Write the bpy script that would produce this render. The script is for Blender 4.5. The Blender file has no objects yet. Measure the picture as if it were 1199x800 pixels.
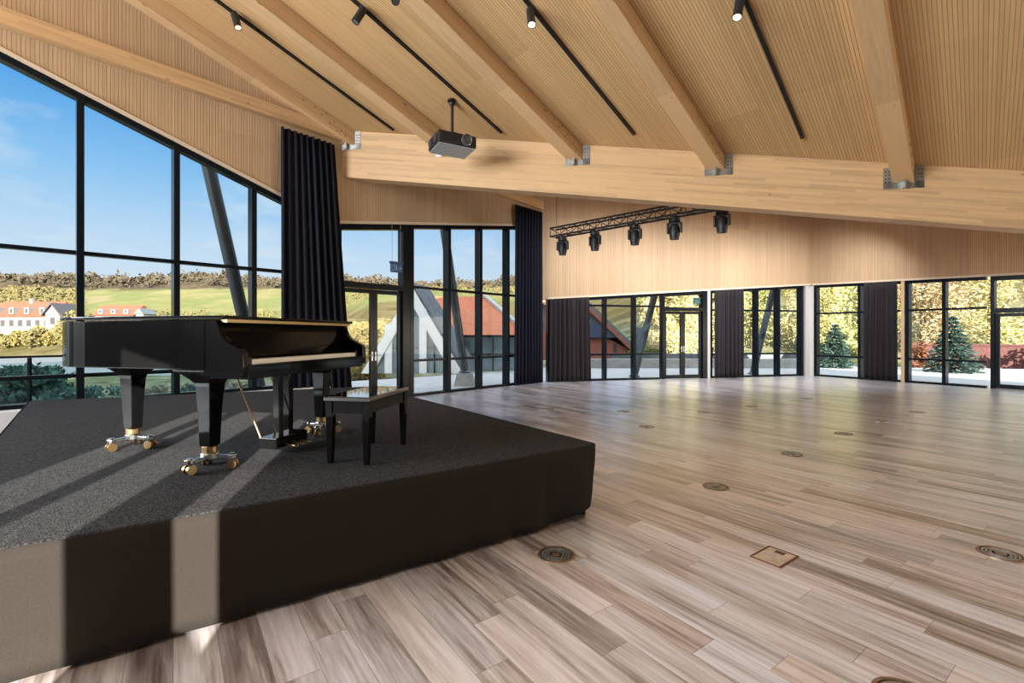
import bpy, bmesh, math, random
from mathutils import Vector, Matrix
random.seed(7)
R = math.radians
scene = bpy.context.scene
COL = scene.collection

# ------------------------------------------------------------------ mesh builder
class MB:
    def __init__(s): s.v = []; s.f = []
    def add(s, vs, fs):
        o = len(s.v); s.v += [tuple(v) for v in vs]; s.f += [tuple(i + o for i in f) for f in fs]; return s
    def hexa(s, p):   # 8 points: bottom ring 0-3, top ring 4-7
        return s.add(p, [(3, 2, 1, 0), (4, 5, 6, 7), (0, 1, 5, 4), (1, 2, 6, 5), (2, 3, 7, 6), (3, 0, 4, 7)])
    def box(s, x0, x1, y0, y1, z0, z1):
        return s.hexa([(x0, y0, z0), (x1, y0, z0), (x1, y1, z0), (x0, y1, z0), (x0, y0, z1), (x1, y0, z1), (x1, y1, z1), (x0, y1, z1)])
    def prism(s, pts, z0, z1):
        n = len(pts)
        if sum(pts[i][0] * pts[(i + 1) % n][1] - pts[(i + 1) % n][0] * pts[i][1] for i in range(n)) < 0: pts = pts[::-1]
        f0 = z0 if callable(z0) else (lambda x, y: z0); f1 = z1 if callable(z1) else (lambda x, y: z1)
        vs = [(x, y, f0(x, y)) for x, y in pts] + [(x, y, f1(x, y)) for x, y in pts]
        fs = [tuple(range(n - 1, -1, -1)), tuple(range(n, 2 * n))] + [(i, (i + 1) % n, n + (i + 1) % n, n + i) for i in range(n)]
        return s.add(vs, fs)
    def prism_dir(s, pts, d):   # planar polygon in space pushed along d
        n = len(pts); d = Vector(d)
        vs = [Vector(p) for p in pts] + [Vector(p) + d for p in pts]
        return s.add(vs, [tuple(range(n - 1, -1, -1)), tuple(range(n, 2 * n))] + [(i, (i + 1) % n, n + (i + 1) % n, n + i) for i in range(n)])
    def bar(s, a, b, w, h, up=(0, 0, 1)):
        a = Vector(a); b = Vector(b); d = (b - a).normalized(); up = Vector(up)
        if abs(d.dot(up)) > .99: up = Vector((0, 1, 0))
        x = d.cross(up).normalized(); y = x.cross(d).normalized(); x *= w / 2; y *= h / 2
        return s.hexa([a - x - y, a + x - y, a + x + y, a - x + y, b - x - y, b + x - y, b + x + y, b - x + y])
    def tube(s, a, b, r, n=10, r2=None):
        a = Vector(a); b = Vector(b); d = (b - a).normalized(); r2 = r if r2 is None else r2
        up = Vector((0, 0, 1)) if abs(d.z) < .95 else Vector((1, 0, 0))
        x = d.cross(up).normalized(); y = x.cross(d)
        vs = [a + (x * math.cos(6.28318 * i / n) + y * math.sin(6.28318 * i / n)) * r for i in range(n)]
        vs += [b + (x * math.cos(6.28318 * i / n) + y * math.sin(6.28318 * i / n)) * r2 for i in range(n)]
        return s.add(vs, [tuple(range(n)), tuple(range(2 * n - 1, n - 1, -1))] + [((i + 1) % n, i, n + i, n + (i + 1) % n) for i in range(n)])
    def lathe(s, prof, n=24, M=None, square=False):
        M = M or Matrix(); k = 4 if square else n; ph = math.pi / 4 if square else 0; sc = math.sqrt(2) if square else 1
        vs = []
        for r, z in prof:
            for i in range(k):
                a = 2 * math.pi * i / k + ph; vs.append(M @ Vector((r * sc * math.cos(a), r * sc * math.sin(a), z)))
        m = len(prof)
        fs = [tuple(range(k - 1, -1, -1)), tuple(range((m - 1) * k, m * k))]
        for j in range(m - 1):
            fs += [(j * k + i, j * k + (i + 1) % k, (j + 1) * k + (i + 1) % k, (j + 1) * k + i) for i in range(k)]
        return s.add(vs, fs)
    def sphere(s, c, r, n=12, sz=1.0):
        prof = [(max(1e-4, r * math.sin(math.pi * i / n)), -r * sz * math.cos(math.pi * i / n)) for i in range(n + 1)]
        return s.lathe(prof, n * 2, Matrix.Translation(Vector(c)))
    def build(s, name, mat, parent=None, loc=None, smooth=False, bevel=0, M=None):
        me = bpy.data.meshes.new(name)
        if M is not None: Mi = M.inverted(); s.v = [tuple(Mi @ Vector(v)) for v in s.v]
        me.from_pydata(s.v, [], s.f); me.validate(); me.update()
        if smooth:
            me.polygons.foreach_set('use_smooth', [True] * len(me.polygons)); me.set_sharp_from_angle(angle=R(35))
        o = bpy.data.objects.new(name, me); COL.objects.link(o)
        if mat: me.materials.append(mat)
        if parent: o.parent = parent
        if loc: o.location = loc
        if M is not None: o.matrix_world = M
        if bevel:
            m = o.modifiers.new('bevel', 'BEVEL'); m.width = bevel; m.segments = 2; m.limit_method = 'ANGLE'; m.angle_limit = R(40)
        return o

def tag(o, label=None, cat=None, group=None, kind=None):
    if label: o['label'] = label
    if cat: o['category'] = cat
    if group: o['group'] = group
    if kind: o['kind'] = kind
    return o
def thing(name, label, cat, loc=(0, 0, 0), rz=0, group=None):
    o = bpy.data.objects.new(name, None); COL.objects.link(o); o.location = loc; o.rotation_euler = (0, 0, rz); o.empty_display_size = .1
    return tag(o, label, cat, group)
def dup(o, parent=None):
    c = o.copy(); COL.objects.link(c); c.parent = parent
    for ch in list(o.children): dup(ch, c)
    return c

# ------------------------------------------------------------------ materials
def newmat(name):
    m = bpy.data.materials.new(name); m.use_nodes = True; nt = m.node_tree; nt.nodes.clear()
    out = nt.nodes.new('ShaderNodeOutputMaterial'); b = nt.nodes.new('ShaderNodeBsdfPrincipled'); nt.links.new(b.outputs[0], out.inputs[0])
    return m, nt, b, out
def c4(c): return (c[0], c[1], c[2], 1)
def plain(name, col, rough=.5, metal=0, spec=.5, coat=0, noise=0, nscale=30, emit=None, estr=0, bump=0, bscale=200):
    m, nt, b, out = newmat(name)
    b.inputs['Base Color'].default_value = c4(col); b.inputs['Roughness'].default_value = rough; b.inputs['Metallic'].default_value = metal
    b.inputs['Specular IOR Level'].default_value = spec; b.inputs['Coat Weight'].default_value = coat; b.inputs['Coat Roughness'].default_value = .03
    if emit: b.inputs['Emission Color'].default_value = c4(emit); b.inputs['Emission Strength'].default_value = estr
    if noise or bump:
        tc = nt.nodes.new('ShaderNodeTexCoord'); n = nt.nodes.new('ShaderNodeTexNoise'); n.inputs['Scale'].default_value = nscale; n.inputs['Detail'].default_value = 4
        nt.links.new(tc.outputs['Object'], n.inputs['Vector'])
        if noise:
            r = nt.nodes.new('ShaderNodeValToRGB'); lo = [x * (1 - noise) for x in col]; hi = [min(1, x * (1 + noise)) for x in col]
            r.color_ramp.elements[0].color = c4(lo); r.color_ramp.elements[1].color = c4(hi); r.color_ramp.elements[0].position = .3; r.color_ramp.elements[1].position = .7
            nt.links.new(n.outputs['Fac'], r.inputs[0]); nt.links.new(r.outputs[0], b.inputs['Base Color'])
        if bump:
            n2 = nt.nodes.new('ShaderNodeTexNoise'); n2.inputs['Scale'].default_value = bscale; nt.links.new(tc.outputs['Object'], n2.inputs['Vector'])
            bp = nt.nodes.new('ShaderNodeBump'); bp.inputs['Strength'].default_value = bump; bp.inputs['Distance'].default_value = .01
            nt.links.new(n2.outputs['Fac'], bp.inputs['Height']); nt.links.new(bp.outputs[0], b.inputs['Normal'])
    return m
def mathn(nt, op, a, b=None, c=None):
    n = nt.nodes.new('ShaderNodeMath'); n.operation = op
    for i, x in enumerate((a, b, c)):
        if x is None: continue
        if isinstance(x, (int, float)): n.inputs[i].default_value = x
        else: nt.links.new(x, n.inputs[i])
    return n.outputs[0]
def dotn(nt, vec, d):
    n = nt.nodes.new('ShaderNodeVectorMath'); n.operation = 'DOT_PRODUCT'; nt.links.new(vec, n.inputs[0]); n.inputs[1].default_value = d; return n.outputs['Value']
def comb(nt, x, y, z):
    n = nt.nodes.new('ShaderNodeCombineXYZ')
    for i, v in enumerate((x, y, z)):
        if isinstance(v, (int, float)): n.inputs[i].default_value = v
        else: nt.links.new(v, n.inputs[i])
    return n.outputs[0]
def ramp(nt, fac, stops, interp='LINEAR'):
    r = nt.nodes.new('ShaderNodeValToRGB'); cr = r.color_ramp; cr.interpolation = interp
    while len(cr.elements) < len(stops): cr.elements.new(.5)
    for e, (p, c) in zip(cr.elements, stops): e.position = p; e.color = c4(c)
    nt.links.new(fac, r.inputs[0]); return r.outputs[0]
def noise(nt, vec, scale, detail=4, rough=.5):
    n = nt.nodes.new('ShaderNodeTexNoise'); n.inputs['Scale'].default_value = scale; n.inputs['Detail'].default_value = detail; n.inputs['Roughness'].default_value = rough
    nt.links.new(vec, n.inputs['Vector']); return n.outputs['Fac']
def mixc(nt, fac, a, b, mode='MIX'):
    n = nt.nodes.new('ShaderNodeMix'); n.data_type = 'RGBA'; n.blend_type = mode
    for i, x in ((0, fac), (6, a), (7, b)):
        if isinstance(x, (int, float)): n.inputs[i].default_value = x
        elif isinstance(x, tuple): n.inputs[i].default_value = c4(x)
        else: nt.links.new(x, n.inputs[i])
    return n.outputs[2]

def ribbed(name, perp, along, pitch, col, gap, panel=1.2):
    """fine vertical or lengthwise timber slats with dark gaps, in wide panels of slightly different tone"""
    m, nt, b, out = newmat(name); tc = nt.nodes.new('ShaderNodeTexCoord').outputs['Object']
    u = dotn(nt, tc, perp); w = dotn(nt, tc, along)
    k = mathn(nt, 'DIVIDE', u, pitch); fr = mathn(nt, 'FRACT', k); idx = mathn(nt, 'FLOOR', k)
    tri = mathn(nt, 'ABSOLUTE', mathn(nt, 'SUBTRACT', fr, .5))         # .5 at the gap
    g = nt.nodes.new('ShaderNodeMapRange'); g.inputs[1].default_value = .38; g.inputs[2].default_value = .44; nt.links.new(tri, g.inputs[0])
    wn = nt.nodes.new('ShaderNodeTexWhiteNoise'); wn.noise_dimensions = '1D'; nt.links.new(idx, wn.inputs['W'])
    pn = nt.nodes.new('ShaderNodeTexWhiteNoise'); pn.noise_dimensions = '2D'
    nt.links.new(comb(nt, mathn(nt, 'FLOOR', mathn(nt, 'DIVIDE', u, panel)), mathn(nt, 'FLOOR', mathn(nt, 'DIVIDE', w, 2.6)), 0), pn.inputs['Vector'])
    gr = noise(nt, comb(nt, mathn(nt, 'MULTIPLY', u, 30), mathn(nt, 'MULTIPLY', w, 1.3), 0), 1.0, 5)
    t = mathn(nt, 'ADD', mathn(nt, 'ADD', mathn(nt, 'MULTIPLY', wn.outputs['Value'], .22), mathn(nt, 'MULTIPLY', pn.outputs['Value'], .35)), mathn(nt, 'MULTIPLY', gr, .5))
    lo = tuple(x * .80 for x in col); hi = tuple(min(1, x * 1.14) for x in col)
    woodc = ramp(nt, t, [(.25, lo), (.85, hi)])
    nt.links.new(mixc(nt, g.outputs[0], woodc, gap), b.inputs['Base Color'])
    bp = nt.nodes.new('ShaderNodeBump'); bp.inputs['Strength'].default_value = .5; bp.inputs['Distance'].default_value = .01; bp.invert = True
    nt.links.new(g.outputs[0], bp.inputs['Height']); nt.links.new(bp.outputs[0], b.inputs['Normal'])
    b.inputs['Roughness'].default_value = .55; b.inputs['Specular IOR Level'].default_value = .3
    return m
def glulam(name, col, lam=.045):
    """length along local X, laminations stacked along local Z"""
    m, nt, b, out = newmat(name); tc = nt.nodes.new('ShaderNodeTexCoord').outputs['Object']
    s = nt.nodes.new('ShaderNodeSeparateXYZ'); nt.links.new(tc, s.inputs[0]); x, y, z = s.outputs
    li = mathn(nt, 'FLOOR', mathn(nt, 'DIVIDE', z, lam))
    wn = nt.nodes.new('ShaderNodeTexWhiteNoise'); wn.noise_dimensions = '2D'
    nt.links.new(comb(nt, li, mathn(nt, 'FLOOR', mathn(nt, 'ADD', mathn(nt, 'DIVIDE', x, 1.9), mathn(nt, 'MULTIPLY', li, .37))), 0), wn.inputs['Vector'])
    gr = noise(nt, comb(nt, mathn(nt, 'MULTIPLY', x, 1.2), mathn(nt, 'MULTIPLY', y, 25), mathn(nt, 'MULTIPLY', z, 25)), 1.5, 6, .6)
    t = mathn(nt, 'ADD', mathn(nt, 'MULTIPLY', wn.outputs['Value'], .4), mathn(nt, 'MULTIPLY', gr, .7))
    c = ramp(nt, t, [(.2, tuple(v * .74 for v in col)), (.55, col), (.9, tuple(min(1, v * 1.12) for v in col))])
    vo = nt.nodes.new('ShaderNodeTexVoronoi'); vo.inputs['Scale'].default_value = 1.0
    nt.links.new(comb(nt, mathn(nt, 'MULTIPLY', x, 1.6), mathn(nt, 'MULTIPLY', y, 4), mathn(nt, 'MULTIPLY', z, 4)), vo.inputs['Vector'])
    kn = ramp(nt, vo.outputs['Distance'], [(.035, (1, 1, 1)), (.075, (0, 0, 0))])
    c = mixc(nt, mathn(nt, 'MULTIPLY', kn, .6), c, (.16, .075, .03))
    nt.links.new(c, b.inputs['Base Color']); b.inputs['Roughness'].default_value = .5; b.inputs['Specular IOR Level'].default_value = .35
    return m
def plank_floor(name, along):
    m, nt, b, out = newmat(name); tc = nt.nodes.new('ShaderNodeTexCoord').outputs['Object']
    u = dotn(nt, tc, (along[0], along[1], 0)); w = dotn(nt, tc, (-along[1], along[0], 0))
    W, L = .18, 1.25
    row = mathn(nt, 'FLOOR', mathn(nt, 'DIVIDE', w, W))
    r1 = nt.nodes.new('ShaderNodeTexWhiteNoise'); r1.noise_dimensions = '1D'; nt.links.new(row, r1.inputs['W'])
    ul = mathn(nt, 'ADD', mathn(nt, 'DIVIDE', u, L), mathn(nt, 'MULTIPLY', r1.outputs['Value'], 7))
    cell = mathn(nt, 'FLOOR', ul)
    r2 = nt.nodes.new('ShaderNodeTexWhiteNoise'); r2.noise_dimensions = '2D'; nt.links.new(comb(nt, row, cell, 0), r2.inputs['Vector'])
    off = mathn(nt, 'MULTIPLY', r2.outputs['Value'], 40)
    fine = noise(nt, comb(nt, mathn(nt, 'MULTIPLY', u, 1.6), mathn(nt, 'MULTIPLY', w, 26), off), 1.2, 7, .62)
    broad = noise(nt, comb(nt, mathn(nt, 'MULTIPLY', u, .9), mathn(nt, 'MULTIPLY', w, 9), off), 1.0, 3)
    t = mathn(nt, 'ADD', mathn(nt, 'MULTIPLY', r2.outputs['Value'], .26), mathn(nt, 'ADD', mathn(nt, 'MULTIPLY', fine, .75), mathn(nt, 'MULTIPLY', broad, .55)))
    t = mathn(nt, 'SUBTRACT', t, .26)
    c = ramp(nt, t, [(.24, (.10, .078, .068)), (.38, (.24, .21, .205)), (.52, (.43, .415, .435)), (.67, (.57, .575, .625)), (.86, (.65, .665, .725))])
    hue = ramp(nt, r2.outputs['Color'], [(.0, (1.0, .90, .80)), (.5, (.98, .98, 1.0)), (1., (1.05, .90, .80))])
    c = mixc(nt, 1.0, c, hue, 'MULTIPLY')
    fw = mathn(nt, 'ABSOLUTE', mathn(nt, 'SUBTRACT', mathn(nt, 'FRACT', mathn(nt, 'DIVIDE', w, W)), .5))
    fu = mathn(nt, 'ABSOLUTE', mathn(nt, 'SUBTRACT', mathn(nt, 'FRACT', ul), .5))
    j = mathn(nt, 'MAXIMUM', mathn(nt, 'GREATER_THAN', fw, .492), mathn(nt, 'GREATER_THAN', fu, .4985))
    c = mixc(nt, mathn(nt, 'MULTIPLY', j, .55), c, (.06, .04, .03))
    nt.links.new(c, b.inputs['Base Color'])
    nt.links.new(mathn(nt, 'ADD', mathn(nt, 'MULTIPLY', fine, .16), .30), b.inputs['Roughness']); b.inputs['Coat Weight'].default_value = 1; b.inputs['Coat IOR'].default_value = 1.6; b.inputs['Coat Roughness'].default_value = .30; b.inputs['Specular IOR Level'].default_value = .6
    bp = nt.nodes.new('ShaderNodeBump'); bp.inputs['Strength'].default_value = .12; bp.inputs['Distance'].default_value = .003
    nt.links.new(mathn(nt, 'SUBTRACT', fine, j), bp.inputs['Height']); nt.links.new(bp.outputs[0], b.inputs['Normal'])
    return m
def glass_mat(name, tint=(.94, .97, .97), refl=1.0):
    m = bpy.data.materials.new(name); m.use_nodes = True; nt = m.node_tree; nt.nodes.clear()
    out = nt.nodes.new('ShaderNodeOutputMaterial'); t = nt.nodes.new('ShaderNodeBsdfTransparent'); t.inputs[0].default_value = c4(tint)
    g = nt.nodes.new('ShaderNodeBsdfGlossy'); g.inputs['Roughness'].default_value = 0.0; f = nt.nodes.new('ShaderNodeFresnel'); f.inputs['IOR'].default_value = 1.35
    mx = nt.nodes.new('ShaderNodeMixShader'); nt.links.new(mathn(nt, 'MULTIPLY', f.outputs[0], refl), mx.inputs[0]); nt.links.new(t.outputs[0], mx.inputs[1]); nt.links.new(g.outputs[0], mx.inputs[2]); nt.links.new(mx.outputs[0], out.inputs[0])
    return m
def leaf_mat(name, c1, c2, trans=.35):
    m, nt, b, out = newmat(name); g = nt.nodes.new('ShaderNodeTexCoord').outputs['Object']
    n = noise(nt, g, 2.2, 3); wn = nt.nodes.new('ShaderNodeTexWhiteNoise'); wn.noise_dimensions = '3D'
    sn = nt.nodes.new('ShaderNodeVectorMath'); sn.operation = 'SNAP'; nt.links.new(g, sn.inputs[0]); sn.inputs[1].default_value = (.35, .35, .35); nt.links.new(sn.outputs[0], wn.inputs['Vector'])
    c = ramp(nt, mathn(nt, 'ADD', mathn(nt, 'MULTIPLY', n, .6), mathn(nt, 'MULTIPLY', wn.outputs['Value'], .4)), [(.3, c1), (.72, c2)])
    nt.links.new(c, b.inputs['Base Color']); b.inputs['Roughness'].default_value = .7; b.inputs['Specular IOR Level'].default_value = .15
    tr = nt.nodes.new('ShaderNodeBsdfTranslucent'); nt.links.new(c, tr.inputs[0]); mx = nt.nodes.new('ShaderNodeMixShader'); mx.inputs[0].default_value = trans
    nt.links.new(b.outputs[0], mx.inputs[1]); nt.links.new(tr.outputs[0], mx.inputs[2]); nt.links.new(mx.outputs[0], out.inputs[0])
    return m

WOOD = (.56, .35, .165)
M = {}
M['glulam'] = glulam('spruce glulam', (.58, .375, .195))
M['frame'] = plain('dark painted aluminium', (.006, .009, .012), .22, .0, .10)
M['glass'] = glass_mat('window glass', refl=.25)
M['bal_glass'] = glass_mat('balustrade glass', (.82, .90, .90))
M['lacquer'] = plain('black piano lacquer', (.004, .004, .0042), .07, 0, .15, 0)
M['bench'] = plain('polished black bench lacquer', (.004, .004, .005), .05, 0, 1.0, 1.0)
M['brass'] = plain('polished brass', (.40, .28, .14), .33, 1)
M['chrome'] = plain('chrome', (.42, .44, .46), .22, 1)
M['ivory'] = plain('white key tops', (.82, .80, .76), .25)
M['carpet'] = plain('charcoal needle felt', (.026, .026, .028), .95, 0, .1, noise=.75, nscale=75, bump=.8, bscale=140)
M['skirt'] = plain('black stage molton', (.020, .0165, .0145), .9, 0, .15, noise=.25, nscale=240)
M['curtain'] = plain('dark aubergine drape', (.020, .016, .019), .8, 0, .25, noise=.2, nscale=60)
M['navy'] = plain('drape tinted by sky light', (.008, .009, .020), .8, 0, .25, noise=.2, nscale=60)  # same dark cloth as the other drapes, blue sky light put into its colour
M['black'] = plain('matt black metal', (.010, .010, .011), .5)
M['steel'] = plain('galvanised steel', (.42, .43, .42), .42, .85, noise=.25, nscale=40)
M['silver'] = plain('silver grey plastic', (.42, .46, .47), .45)
M['sillgrey'] = plain('light grey painted sill', (.66, .69, .74), .5)
M['white'] = plain('white painted render', (0.1786, 0.1763, 0.1719), .7, noise=.06)
M['bright'] = plain('bright white cladding', (0.656, 0.648, 0.632), .6)
M['skyscreen'] = plain('dark sky screening panel', (.05, .045, .042), .9)
M['column'] = plain('pale grey column paint', (.55, .52, .50), .5)
M['prop'] = plain('charcoal coated steel prop', (.035, .045, .055), .42, 0, .5)
M['concrete'] = plain('pale concrete', (0.2852, 0.279, 0.2666), .85, noise=.15, nscale=5)
M['paving'] = plain('grey terrace paving', (0.288, 0.284, 0.28), .7, noise=.12, nscale=3)
M['lensoff'] = plain('lamp lens', (.08, .09, .10), .1, 0, .8)
M['lenson'] = plain('lit lamp lens', (1, .8, .5), .4, emit=(1, .72, .40), estr=9)
M['lensdim'] = plain('dimly lit lamp lens', (1, .8, .6), .4, emit=(1, .66, .42), estr=1.6)
M['signshade'] = plain('green sign face shaded blue', (.010, .05, .16), .4)  # blue is the shading of a green sign, put into the colour
M['signpale'] = plain('pale blue pictogram', (.16, .36, .60), .4)
M['signteal'] = plain('dark teal sign face', (.012, .06, .06), .4)
M['orange'] = plain('orange clay tiles', (0.3224, 0.0837, 0.0248), .8, noise=.16, nscale=3)
M['redtile'] = plain('red clay tiles', (0.2356, 0.0434, 0.01984), .8, noise=.2, nscale=2)
M['slate'] = plain('slate roofing', (0.08, 0.092, 0.104), .7, noise=.3, nscale=6)
M['salmon'] = plain('salmon render', (0.2046, 0.0682, 0.0434), .8, noise=.1)
M['cream'] = plain('cream render', (0.2083, 0.1835, 0.1438), .8, noise=.08)
M['darkwood'] = plain('dark stained boards', (.035, .032, .035), .7)
M['greyglass'] = plain('blue grey facade glass', (.16, .22, .25), .08, 0, .9)
M['bark'] = plain('bark', (.11, .08, .055), .9, noise=.3)
M['brick'] = plain('maroon brick', (.085, .026, .024), .85, noise=.35, nscale=12)
M['water'] = plain('lake water', (0.124, 0.1333, 0.1395), .4, 0, .3, bump=.15, bscale=.6)
M['vent'] = plain('bronze vent ring', (.34, .25, .18), .35, .8)
M['dowel'] = plain('dark bolt end', (.07, .045, .03), .6)

# ------------------------------------------------------------------ plan of the hall (metres, eye at the origin, 1.5 m up)
S = Vector((-7.16, 6.56)); U = Vector((.695, .719)).normalized(); N1 = Vector((U.y, -U.x))
def W1(t, off=0): p = S + U * t + N1 * off; return p
Q = W1(11.6); E1 = Vector((10.95, 17.3)); UB = (E1 - Q).normalized(); NB = Vector((UB.y, -UB.x)); LB = (E1 - Q).length
def WB(t, off=0): return Q + UB * t + NB * off
UC = Vector((.5145, -.8575)).normalized(); NC = Vector((UC.y, -UC.x))
def WC(t, off=0): return E1 + UC * t + NC * off
GP = Vector((-1.71, 9.6)); GD = Vector((.973, -.229)).normalized(); GN = Vector((-GD.y, GD.x))   # GN points to the back
def ceil_near(x, y): return 7.71 - .2184 * x - .262 * y
def ceil_back(x, y):
    v = Vector((x, y)) - GP; return 5.57 - .13 * v.dot(GD) + .2 * v.dot(GN)
def g_bot(t): return 4.59 - .145 * t
def g_top(t): return 5.57 - .13 * t
REAR = -6.0
def head1(t): return 5.43 - .333 * t if t < 4.75 else 3.85 + .157 * (t - 4.75)
def headB(t): return 2.61 + .069 * t
def headC(t): return 3.31 - .036 * t

# ------------------------------------------------------------------ floor
room = [tuple(W1(-17.6, -.14)), tuple(W1(11.75, -.14)), tuple(WB(LB + .1, -.14)), tuple(WC(27.2, -.14)), (25.0, REAR - .2), (-19.6, REAR - .2)]
PLANK = Vector((-.585, .811)).normalized()
fl = MB().prism(room, -.2, 0).build('floor', plank_floor('weathered laminate planks', PLANK)); tag(fl, 'grey brown plank floor', 'floor', kind='structure')

# ------------------------------------------------------------------ ceilings
rib_c = ribbed('ceiling slats', (.7096, -.7046, 0), (.7046, .7096, 0), .042, (.56, .355, .165), (.33, .19, .085))
gl0 = GP + GD * -2.62; gl1 = GP + GD * 20.6
near = [tuple(W1(-17.6, -.14)), tuple(W1(4.75, -.14)), tuple(GP + GD * -2.3), tuple(gl1), tuple(WC(27.2, -.14)), (25.0, REAR - .2), (-19.6, REAR - .2)]
MB().prism(near, ceil_near, lambda x, y: ceil_near(x, y) + .25).build('ceiling', rib_c); tag(bpy.data.objects['ceiling'], 'slatted spruce ceiling sloping down to the girder', 'ceiling', kind='structure')
back = [tuple(GP + GD * -2.3 + GN * .30), tuple(W1(5.2, -.14)), tuple(W1(11.75, -.14)), tuple(WB(LB + .1, -.14)), tuple(WC(14.2, -.14)), tuple(gl1 + GN * .3)]
cb = MB().prism(back, ceil_back, lambda x, y: ceil_back(x, y) + .25).build('ceiling', rib_c); tag(cb, 'slatted ceiling rising behind the girder', 'ceiling', kind='structure')

# ------------------------------------------------------------------ timber wall bands above the glass
def band_wall(name, fn, ts, lo, hi, o_in, o_out, mat):
    mb = MB(); n = len(ts); vs = []
    for t in ts:
        a = fn(t, o_in); b = fn(t, o_out)
        vs += [(a.x, a.y, lo(t)), (a.x, a.y, hi(t, a)), (b.x, b.y, hi(t, b)), (b.x, b.y, lo(t))]
    fs = [(0, 1, 2, 3), tuple(4 * (n - 1) + k for k in (3, 2, 1, 0))]
    for i in range(n - 1):
        for k in range(4): fs.append((4 * i + k, 4 * i + 4 + k, 4 * i + 4 + (k + 1) % 4, 4 * i + (k + 1) % 4))
    return tag(mb.add(vs, fs).build(name, mat), kind='structure')
def rib_w(name, U_, col): return ribbed(name, (U_.x, U_.y, 0), (0, 0, 1), .046, col, (.30, .20, .115), 1.2)
mw1 = rib_w('left wall slats', U, (.50, .345, .205))
def hi1(t, p): return (ceil_near(p.x, p.y) if t < 4.9 else ceil_back(p.x, p.y)) + .05
band_wall('wall_left', W1, [-17.6, -8, 0, 2.4, 4.75, 4.89, 4.91, 5.2, 8, 11.6], lambda t: head1(t), hi1, .12, -.14, mw1)
mwb = rib_w('back wall slats', UB, (.50, .345, .205))
band_wall('wall_back', WB, [-.15, 2, 5, 8, LB], headB, lambda t, p: ceil_back(p.x, p.y) + .05, .12, -.14, mwb)
mwc = rib_w('right wall slats', UC, (.50, .345, .205))
def hiC(t, p): return max(headC(t) + .3, (ceil_back(p.x, p.y) if t < 14.4 else ceil_near(p.x, p.y)) + .05)
band_wall('wall_right', WC, [0, 4, 8, 14.3, 14.5, 20, 27.2], headC, hiC, .12, -.14, mwc)
# pale edge trims along the foot of the timber bands
def edge_trim(name, fn, ts, lo):
    for i in range(len(ts) - 1):
        pass
    mb = MB()
    for a, b in zip(ts[:-1], ts[1:]):
        p0, p1, q0, q1 = fn(a, .115), fn(b, .115), fn(a, .145), fn(b, .145)
        mb.hexa([(p0.x, p0.y, lo(a) - .01), (p1.x, p1.y, lo(b) - .01), (q1.x, q1.y, lo(b) - .01), (q0.x, q0.y, lo(a) - .01), (p0.x, p0.y, lo(a) + .05), (p1.x, p1.y, lo(b) + .05), (q1.x, q1.y, lo(b) + .05), (q0.x, q0.y, lo(a) + .05)])
    return tag(mb.build(name, plain(name + ' paint', (.62, .52, .40), .5)), kind='structure')
edge_trim('trim_1', W1, [-6, 0, 4.75, 8, 11.4], head1)
edge_trim('trim_2', WB, [.2, 5, LB - .1], headB)
edge_trim('trim_3', WC, [.15, 8, 14], headC)
# rear wall (behind the camera) with three tall slots that let the low sun in
rw = MB(); y0, y1 = REAR - .2, REAR
def rear_seg(xa, xb, za0, zb0, za1, zb1):
    rw.hexa([(xa, y0, za0), (xb, y0, zb0), (xb, y1, zb0), (xa, y1, za0), (xa, y0, za1), (xb, y0, zb1), (xb, y1, zb1), (xa, y1, za1)])
cN = lambda x: ceil_near(x, REAR) + .05
slots = [(-1.04, -.60, 2.10, 2.05, 3.98, 3.92), (-.50, -.077, 2.05, 2.05, 4.10, 3.95), (.26, .483, 2.42, 2.34, 3.83, 3.76)]
x = -19.5
for (xa, xb, b0, b1, t0, t1) in slots:
    rear_seg(x, xa, -.1, -.1, cN(x), cN(xa)); rear_seg(xa, xb, -.1, -.1, b0, b1); rear_seg(xa, xb, t0, t1, cN(xa), cN(xb)); x = xb
rear_seg(x, 24.9, -.1, -.1, cN(x), cN(24.9))
tag(rw.build('wall_rear', plain('dark acoustic felt', (.07, .062, .058), .9)), kind='structure')

# ------------------------------------------------------------------ glazed bays
nwin = [0]
def obox(mb, fn, t0, t1, o0, o1, z0, z1, z0b=None, z1b=None):
    z0b = z0 if z0b is None else z0b; z1b = z1 if z1b is None else z1b
    a, b, c, d = fn(t0, o0), fn(t1, o0), fn(t1, o1), fn(t0, o1)
    mb.hexa([(a.x, a.y, z0), (b.x, b.y, z0b), (c.x, c.y, z0b), (d.x, d.y, z0), (a.x, a.y, z1), (b.x, b.y, z1b), (c.x, c.y, z1b), (d.x, d.y, z1)])
def bay(fn, t0, t1, zb, rails, head, right=False, mw=.09, bottom=True, lowglass=True):
    nwin[0] += 1; mb = MB(); h = mw / 2; e = .004
    obox(mb, fn, t0 - h + e, t0 + h, -.12, .11, zb, head(t0 - h) - e, None, head(t0 + h) - e)
    if right: obox(mb, fn, t1 - h, t1 + h - e, -.12, .11, zb, head(t1 - h) - e, None, head(t1 + h) - e)
    a, b = t0 + h, t1 - h
    for z in rails: obox(mb, fn, a, b, -.05, .06, z - .03, z + .03)
    if bottom: obox(mb, fn, a, b, -.06, .08, zb, zb + .06)
    obox(mb, fn, a, b, -.07, .09, head(a) - .10, head(a) - e, head(b) - .10, head(b) - e)
    w = mb.build('window_%d' % nwin[0], M['frame']); tag(w, kind='structure')
    g = MB(); obox(g, fn, a - .01, b + .01, -.006, .006, zb + .03, head(a) - .1, None, head(b) - .1)
    g.build('pane', M['glass'], w)
    return w
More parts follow.
